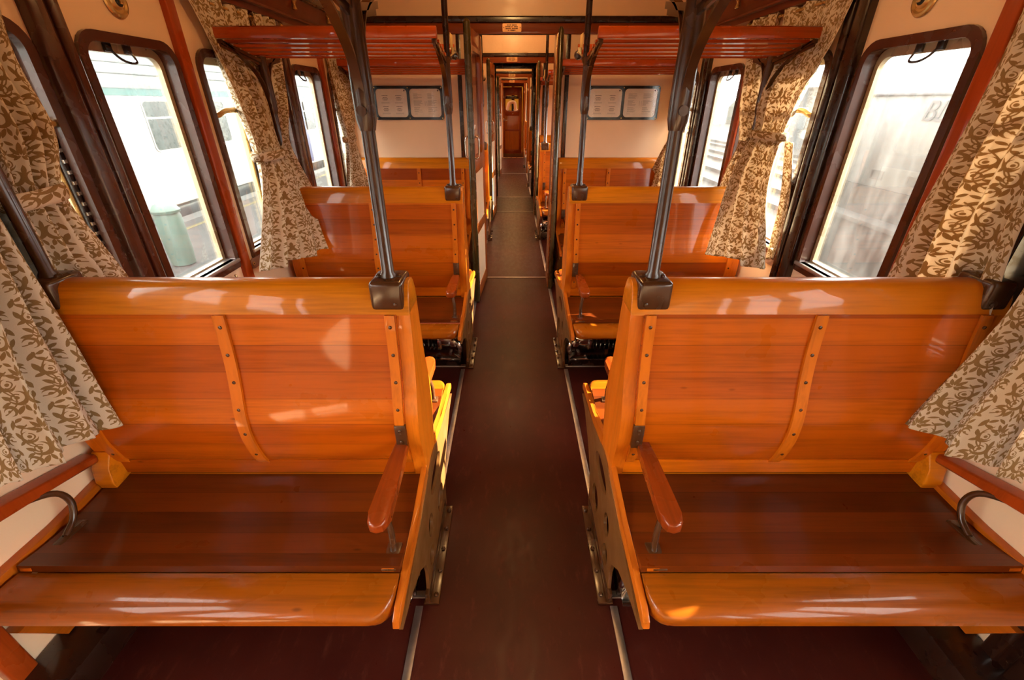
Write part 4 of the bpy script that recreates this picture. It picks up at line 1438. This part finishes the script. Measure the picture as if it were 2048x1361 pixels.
# round brass lamp roses, latches, straps, wall armrests
for s, ys in ((-1, (2.016, 3.66)), (1, (1.983, 3.61))):
    for q, y in enumerate(ys):
        v = thing('vent_rosette', 'round brass rosette on the %s above the %s tall window' % (ON[s], ('first', 'second')[q]), 'rosette', (s * W, y, 1.946), 'round brass rosettes')
        pr = [(0.052, 0.0), (0.056, -0.004), (0.052, -0.010), (0.044, -0.012), (0.038, -0.007), (0.030, -0.007), (0.027, -0.013), (0.018, -0.018)]
        MB().lathe([(a, s * b) for a, b in pr], 'x', (0, 0, 0), 32).build('flange', 'brass', v)
        MB().lathe([(0.020, s * -0.012), (0.019, s * -0.019), (0.012, s * -0.021)], 'x', (0, 0.0, 0), 20).build('opening', 'blackhole', v)
        MB().box(*sorted((s * -0.018, s * -0.028)), -0.004, 0.010, -0.010, 0.012, 0.003).build('catch', 'brass', v)
    y0, y1 = DOORW[s][2]
    for k in range(2):
        yy = y0 + k * BAY
        l = thing('door_latch', 'metal door latch below the %s tall window on the %s' % (('first', 'second')[k], ON[s]), 'latch', (s * W, yy + 0.34, 0.800), 'door latches')
        m = MB()
        m.box(*sorted((0, s * -0.006)), -0.07, 0.07, -0.02, 0.02, 0.002)
        m.build('base_plate', 'steel', l)
        m = MB()
        for dy in (-0.05, 0.05):
            m.tube(smooth_path([(s * -0.004, dy, 0.0), (s * -0.03, dy, 0.004), (s * -0.036, dy + 0.01, 0.02), (s * -0.028, dy + 0.015, 0.03)], 4), 0.006, 8)
        m.tube([(s * -0.02, -0.05, 0.0), (s * -0.02, 0.05, 0.0)], 0.006, 8)
        m.build('lever', 'steel', l)
    for k in range(2):
        yy = 2.40
        if k:
            continue
        st = thing('window_strap', 'leather window strap with eyelet by the curtain hem on the %s' % ON[s], 'strap', (s * (W - 0.012), yy, 0.822), 'leather window straps')
        m = MB()
        m.prism([(p, q) for p, q in [(-0.055, 0.0)] + [(-0.03 + 0.03 * math.cos(a) - 0.0, 0.028 * math.sin(a)) for a in (2.6, 2.2, 1.57)] + [(0.10, 0.024), (0.10, -0.028)] + [(-0.03 + 0.03 * math.cos(a), 0.028 * math.sin(a)) for a in (-1.57, -2.2, -2.6)]],
                'x', *sorted((0, s * -0.006)))
        m.build('strap', 'strap', st)
        MB().lathe([(0.006, s * -0.006), (0.011, s * -0.0065), (0.011, s * -0.009), (0.006, s * -0.009)], 'x', (0, -0.033, 0.0), 14).build('eyelet', 'brass', st)
        m = MB().lathe([(0.004, s * -0.0095), (0.0045, s * -0.0055)], 'x', (0, -0.033, 0.0), 10).build('hole', 'blackhole', st)
    # armrests on the wall
    for yc, lab in ((YA, 'front'), (YB, 'second')):
        a = thing('wall_armrest', 'reddish wooden armrest fixed to the wall beside the %s bench, %s' % (lab, ON[s]), 'armrest', (0, yc, 0), 'wall armrests')
        m = MB()
        p = [(-0.60, 0.672), (-0.38, 0.636), (-0.115, 0.572), (-0.110, 0.538), (-0.38, 0.600), (-0.60, 0.638)]
        m.prism(p, 'x', *xb(s, W - 0.062, W - 0.002), bev=0.010, seg=3)
        arm = m.build('armrest', 'redwood', a)
        pm = MB()
        pm.tube(smooth_path([(s * 1.445, -0.40, 0.600), (s * 1.432, -0.33, 0.592), (s * 1.415, -0.275, 0.562), (s * 1.406, -0.262, 0.510), (s * 1.402, -0.285, 0.462), (s * 1.398, -0.33, 0.438)], 5), 0.0095, 10)
        pm.box(*xb(s, 1.378, 1.412), -0.40, -0.27, 0.428, 0.440, 0.004)
        pm.build('bracket', 'iron', a)
        lm = MB()
        lm.prism([(-0.585, 0.385), (-0.585, 0.455), (-0.30, 0.448), (-0.12, 0.462), (-0.12, 0.40), (-0.30, 0.385)], 'x', *xb(s, 1.446, W - 0.001), bev=0.003)
        lm.build('seat_ledger', 'railY', a)
        if yc == YA:
            sm = MB()
            sm.prism([(-0.53, 0.28), (-0.45, 0.28), (-0.37, 0.125), (-0.45, 0.125)], 'x', *xb(s, W - 0.05, W - 0.001), bev=0.003)
            sm.build('brace', 'railY', a)

# ceiling lamps (out of the picture, above)
for q, y in enumerate((1.9, 3.1, 5.2, 6.8, 9.6, 11.2, 13.2, 15.0, 17.0)):  # the last lamp is added to brighten the gangway behind the end door
    l = thing('ceiling_lamp', 'warm glass ceiling lamp number %d along the middle of the ceiling' % (q + 1), 'ceiling lamp', (0, y, 2.665), 'warm ceiling lamps')
    MB().lathe([(0.02, 0.02), (0.10, 0.015), (0.105, 0.0), (0.09, -0.012)], 'z', (0, 0, 0), 24).build('rose', 'brass', l)
    MB().lathe([(0.088, -0.010), (0.092, -0.03), (0.085, -0.055), (0.060, -0.080), (0.025, -0.092), (0.004, -0.095)], 'z', (0, 0, 0), 24).build('lamp_glass', 'lamp', l)

# ------------------------------------------------------------------ outside, left: platform and a standing train
M['paving'] = mat_paving('platform_paving', srgb(55, 54, 52), srgb(61, 60, 57))
M['edge'] = mat_ground('platform_edge_stone', srgb(71, 70, 68), srgb(78, 78, 75), 8)
M['yellow'] = mat_ground('yellow_line', srgb(78, 70, 44), srgb(82, 75, 48), 10)
M['ballast'] = mat_ground('ballast', srgb(36, 34, 32), srgb(64, 62, 57), 24)
M['trainwhite'] = mat_paint('train_white', srgb(97, 99, 99), 0.4, 0.03, 0.8)
M['teal'] = mat_paint('train_teal', srgb(12, 48, 48), 0.4, 0.05, 1.0)
M['trainroof'] = mat_paint('train_roof', srgb(44, 51, 54), 0.6, 0.12, 1.0)
M['trainglass'] = mat_paint('train_window', srgb(22, 30, 29), 0.3, 0.15, 1.2)
M['under'] = mat_paint('underframe', srgb(18, 24, 22), 0.7, 0.2, 2.0)
M['doorblue'] = mat_paint('blue_door', srgb(22, 33, 61), 0.4, 0.08)
M['mint'] = mat_paint('mint_plastic', srgb(58, 82, 73), 0.5, 0.08, 3.0)
M['concrete'] = mat_ground('weathered_concrete', srgb(28, 27, 26), srgb(46, 44, 41), 5)
M['wagon'] = mat_paint('wagon_white', srgb(58, 60, 60), 0.45, 0.05, 0.9)
M['navy'] = mat_paint('navy_lettering', srgb(38, 40, 50), 0.5, 0.05)
M['rust'] = mat_metal('rail_steel', srgb(62, 55, 48), 0.4)
M['sleeper'] = mat_ground('sleeper', srgb(31, 28, 25), srgb(41, 38, 35), 6)
M['shed'] = mat_paint('distant_building', srgb(43, 46, 48), 0.8, 0.1, 0.6)
M['hill'] = mat_ground('distant_green', srgb(35, 38, 29), srgb(46, 48, 38), 1.2)

PZ = -0.80
g = MB().box(-40, 40, -20, 70, -1.35, -1.16).build('ground', 'ballast')
tag(g, 'pale ballast ground of the station tracks', 'ground', kind='structure')
p = MB().box(-7.45, -1.85, -20, 70, -1.2, PZ).build('platform', 'paving')
tag(p, 'grey paved station platform left of the coach', 'platform', kind='structure')
e = MB().box(-7.85, -7.45, -20, 70, -1.2, PZ + 0.005).build('platform_edge', 'edge')
tag(e, 'pale stone edge of the platform in front of the standing train', 'platform edge', kind='structure')
y_ = MB().box(-7.10, -6.98, -20, 70, PZ, PZ + 0.004).build('platform_line', 'yellow')
tag(y_, 'yellow safety line along the platform', 'line', kind='structure')

TX = -8.35
tr = thing('passenger_train', 'white and teal passenger train standing across the platform on the left', 'train', (TX, 0, -1.2))
m = MB()
m.box(-2.8, 0.0, -16, 60, 0.55, 2.94, 0.03)
m.build('body', 'trainwhite', tr)
m = MB()
m.box(-2.81, 0.006, -16, 60, 2.93, 3.07)
m.build('teal_band', 'teal', tr)
m = MB()
roof = [(-1.4 + 1.42 * math.cos(a), 3.07 + 1.25 * math.sin(a) ** 0.8) for a in [PI * k / 20 for k in range(21)]]
m.prism(roof, 'y', -16, 60)
for x_, z_ in roof[1:8]:
    m.box(x_ - 0.012, x_ + 0.022, -16, 60, z_ - 0.012, z_ + 0.012)
m.build('roof', 'trainroof', tr)
m = MB()
m.box(-2.6, -0.12, -16, 60, 0.10, 0.56)
for yy in range(-14, 60, 5):
    m.box(-2.5, -0.02, yy, yy + 1.6, 0.02, 0.50, 0.05)
m.build('underframe', 'under', tr)
wins = []
for k in range(-6, 16):
    yy = 11.2 + k * 2.13
    if k in (-3, 7):
        continue
    wins.append(yy)
for yy in wins:
    w_ = MB()
    w_.prism(rrect(yy, yy + 1.0, 1.80, 2.82, 0.09), 'x', -0.02, 0.012)
    w_ = w_.build('window', 'trainglass', tr)
    m = MB()
    m.ring('x', rrect(yy - 0.03, yy + 1.03, 1.77, 2.85, 0.11), rrect(yy, yy + 1.0, 1.80, 2.82, 0.09), -0.01, 0.022)
    m.box(-0.01, 0.024, yy, yy + 1.0, 2.46, 2.50)
    m.build('window_frame', 'trainwhite', w_)
MB().box(-0.02, 0.012, 9.72, 10.24, 0.62, 2.85, 0.01).build('door', 'doorblue', tr)
MB().box(-0.02, 0.012, 19.0, 19.9, 0.62, 2.85, 0.01).build('door', 'doorblue', tr)
for yy in (11.4, 13.4, 20.4, 22.4, 4.0, 6.0):
    m = MB().lathe([(0.20, -0.20), (0.44, -0.18), (0.44, -0.06), (0.20, -0.04)], 'x', (-0.02, yy, 0.44), 20)
    m.build('wheel', 'rust', tr)

bn = thing('litter_bin', 'pale mint green litter bin on the platform, seen low in the first tall left window', 'bin', (-5.55, 7.15, PZ))
MB().lathe([(0.12, 0.0), (0.17, 0.02), (0.19, 0.25), (0.19, 0.80), (0.17, 0.86)], 'z', (0, 0, 0), 20).build('body', 'mint', bn)
MB().lathe([(0.20, 0.86), (0.205, 0.90), (0.15, 0.98), (0.04, 1.02)], 'z', (0, 0, 0), 20).build('lid', 'mint', bn)

# ------------------------------------------------------------------ outside, right: tracks, low wall, white wagon
for q, xr in enumerate((3.3, 4.74)):
    m = MB().box(xr - 0.035, xr + 0.035, -20, 70, -1.02, -0.94, 0.01)
    m.box(xr - 0.06, xr + 0.06, -20, 70, -1.04, -1.02)
    tag(m.build('rail', 'rust'), '%s steel rail of the track right of the coach' % ('nearer', 'farther')[q], 'rail', 'rails right of the coach')
sl = []
for k in range(26):
    m = MB().box(2.75, 5.3, 1.0 + k * 0.62, 1.26 + k * 0.62, -1.16, -1.04, 0.01) if k == 0 else None
    if k == 0:
        s0 = m.build('sleeper', 'sleeper')
        tag(s0, 'grey concrete sleeper under the rails right of the coach', 'sleeper', 'sleepers right of the coach')
    else:
        c = s0.copy()
        col.objects.link(c)
        c.location.y = k * 0.62
WX = 6.15
lw = MB().box(WX - 0.35, WX - 0.10, -20, 9.3, -1.2, -0.16)
lw.box(WX - 0.42, WX - 0.08, -20, 9.3, -0.18, -0.10, 0.02)
lw = lw.build('retaining_wall', 'concrete')
tag(lw, 'low weathered concrete wall beyond the right hand tracks', 'wall', kind='structure')
wg = thing('freight_wagon', 'white high sided wagon with blue lettering outside the first tall right window', 'wagon', (WX, 0, -1.2))
MB().box(0.0, 2.7, -9.0, 8.75, 1.53, 2.92, 0.02).build('body', 'wagon', wg)
m = MB()
m.box(-0.02, 2.7, -9.0, 8.75, 0.95, 1.53)
m.build('sole_bar', 'concrete', wg)
m = MB()
m.box(-0.035, 0.02, -9.0, 8.78, 2.90, 2.945, 0.008)
m.build('gutter', 'navy', wg)
m = MB()
m.prism([(0.0, 2.92), (0.15, 3.15), (0.7, 3.36), (1.35, 3.42), (2.0, 3.36), (2.55, 3.15), (2.7, 2.92)], 'y', -9.0, 8.75)
m.build('roof', 'wagon', wg)
for yy in (7.72, 6.95):
    m = MB().box(-0.012, 0.0, yy, yy + 0.26, 1.66, 1.80)
    m.ring('x', rrect(yy, yy + 0.26, 1.66, 1.80, 0.01), rrect(yy + 0.03, yy + 0.23, 1.685, 1.775, 0.005), -0.02, -0.010)
    m.build('label_holder', 'concrete', wg)
fc = bpy.data.curves.new('lettering', 'FONT')
fc.body = 'BLS'
fc.size = 0.40
fc.extrude = 0.004
fc.shear = 0.25
fo = bpy.data.objects.new('lettering', fc)
col.objects.link(fo)
fc.materials.append(M['navy'])
fo.rotation_euler = (PI / 2, 0, -PI / 2)
fo.location = (-0.006, 7.42, 2.56)
bpy.context.view_layer.update()
fm = bpy.data.meshes.new_from_object(fo.evaluated_get(bpy.context.evaluated_depsgraph_get()))
fm.transform(fo.matrix_world)
bpy.data.objects.remove(fo)
lt = bpy.data.objects.new('lettering', fm)
col.objects.link(lt)
lt.parent = wg
sh = thing('shed', 'pale grey blue shed far beyond the right hand tracks', 'shed', (19.0, 26.0, -1.2))
MB().box(0, 8, 0, 14, 0, 3.6).build('wall', 'shed', sh)
MB().prism([(-0.3, 3.6), (4, 4.8), (8.3, 3.6)], 'y', -0.3, 14.3).build('roof', 'trainroof', sh)
for x in range(3):
    MB().box(-0.03, 0.02, 1.5 + x * 4.2, 3.2 + x * 4.2, 1.2, 2.5).build('window', 'trainglass', sh)
for k in range(3):
    tk = MB()
    for xr in (7.6 + k * 3.4, 9.04 + k * 3.4):
        tk.box(xr - 0.04, xr + 0.04, 9.5, 70, -1.14, -1.0)
    tag(tk.build('siding_track', 'rust'), 'pair of rails of the siding, number %d from the coach on the right' % (k + 1), 'track', 'sidings on the right')
hl_ = MB()
hl_.prism([(30 + 0, -1.2), (30, 1.0), (31, 2.0), (34, 3.0), (39, 3.2), (39, -1.2)], 'y', -20, 69)
tag(hl_.build('hill', 'hill'), 'pale green bank far beyond the right hand tracks', 'hill', kind='structure')

# sky light comes in through the window openings
for s, y0, y1, t in GY:
    if y0 < -0.5 or y0 > 12.5:
        continue
    ld = bpy.data.lights.new('window_daylight', 'AREA')
    ld.shape = 'RECTANGLE'
    ld.size = ZT - ZS
    ld.size_y = y1 - y0
    ld.cycles.is_portal = True
    lo = bpy.data.objects.new('window_daylight', ld)
    col.objects.link(lo)
    lo.location = (s * (WT + 0.01), (y0 + y1) / 2, (ZS + ZT) / 2)
    lo.rotation_euler = (0, s * PI / 2, 0)
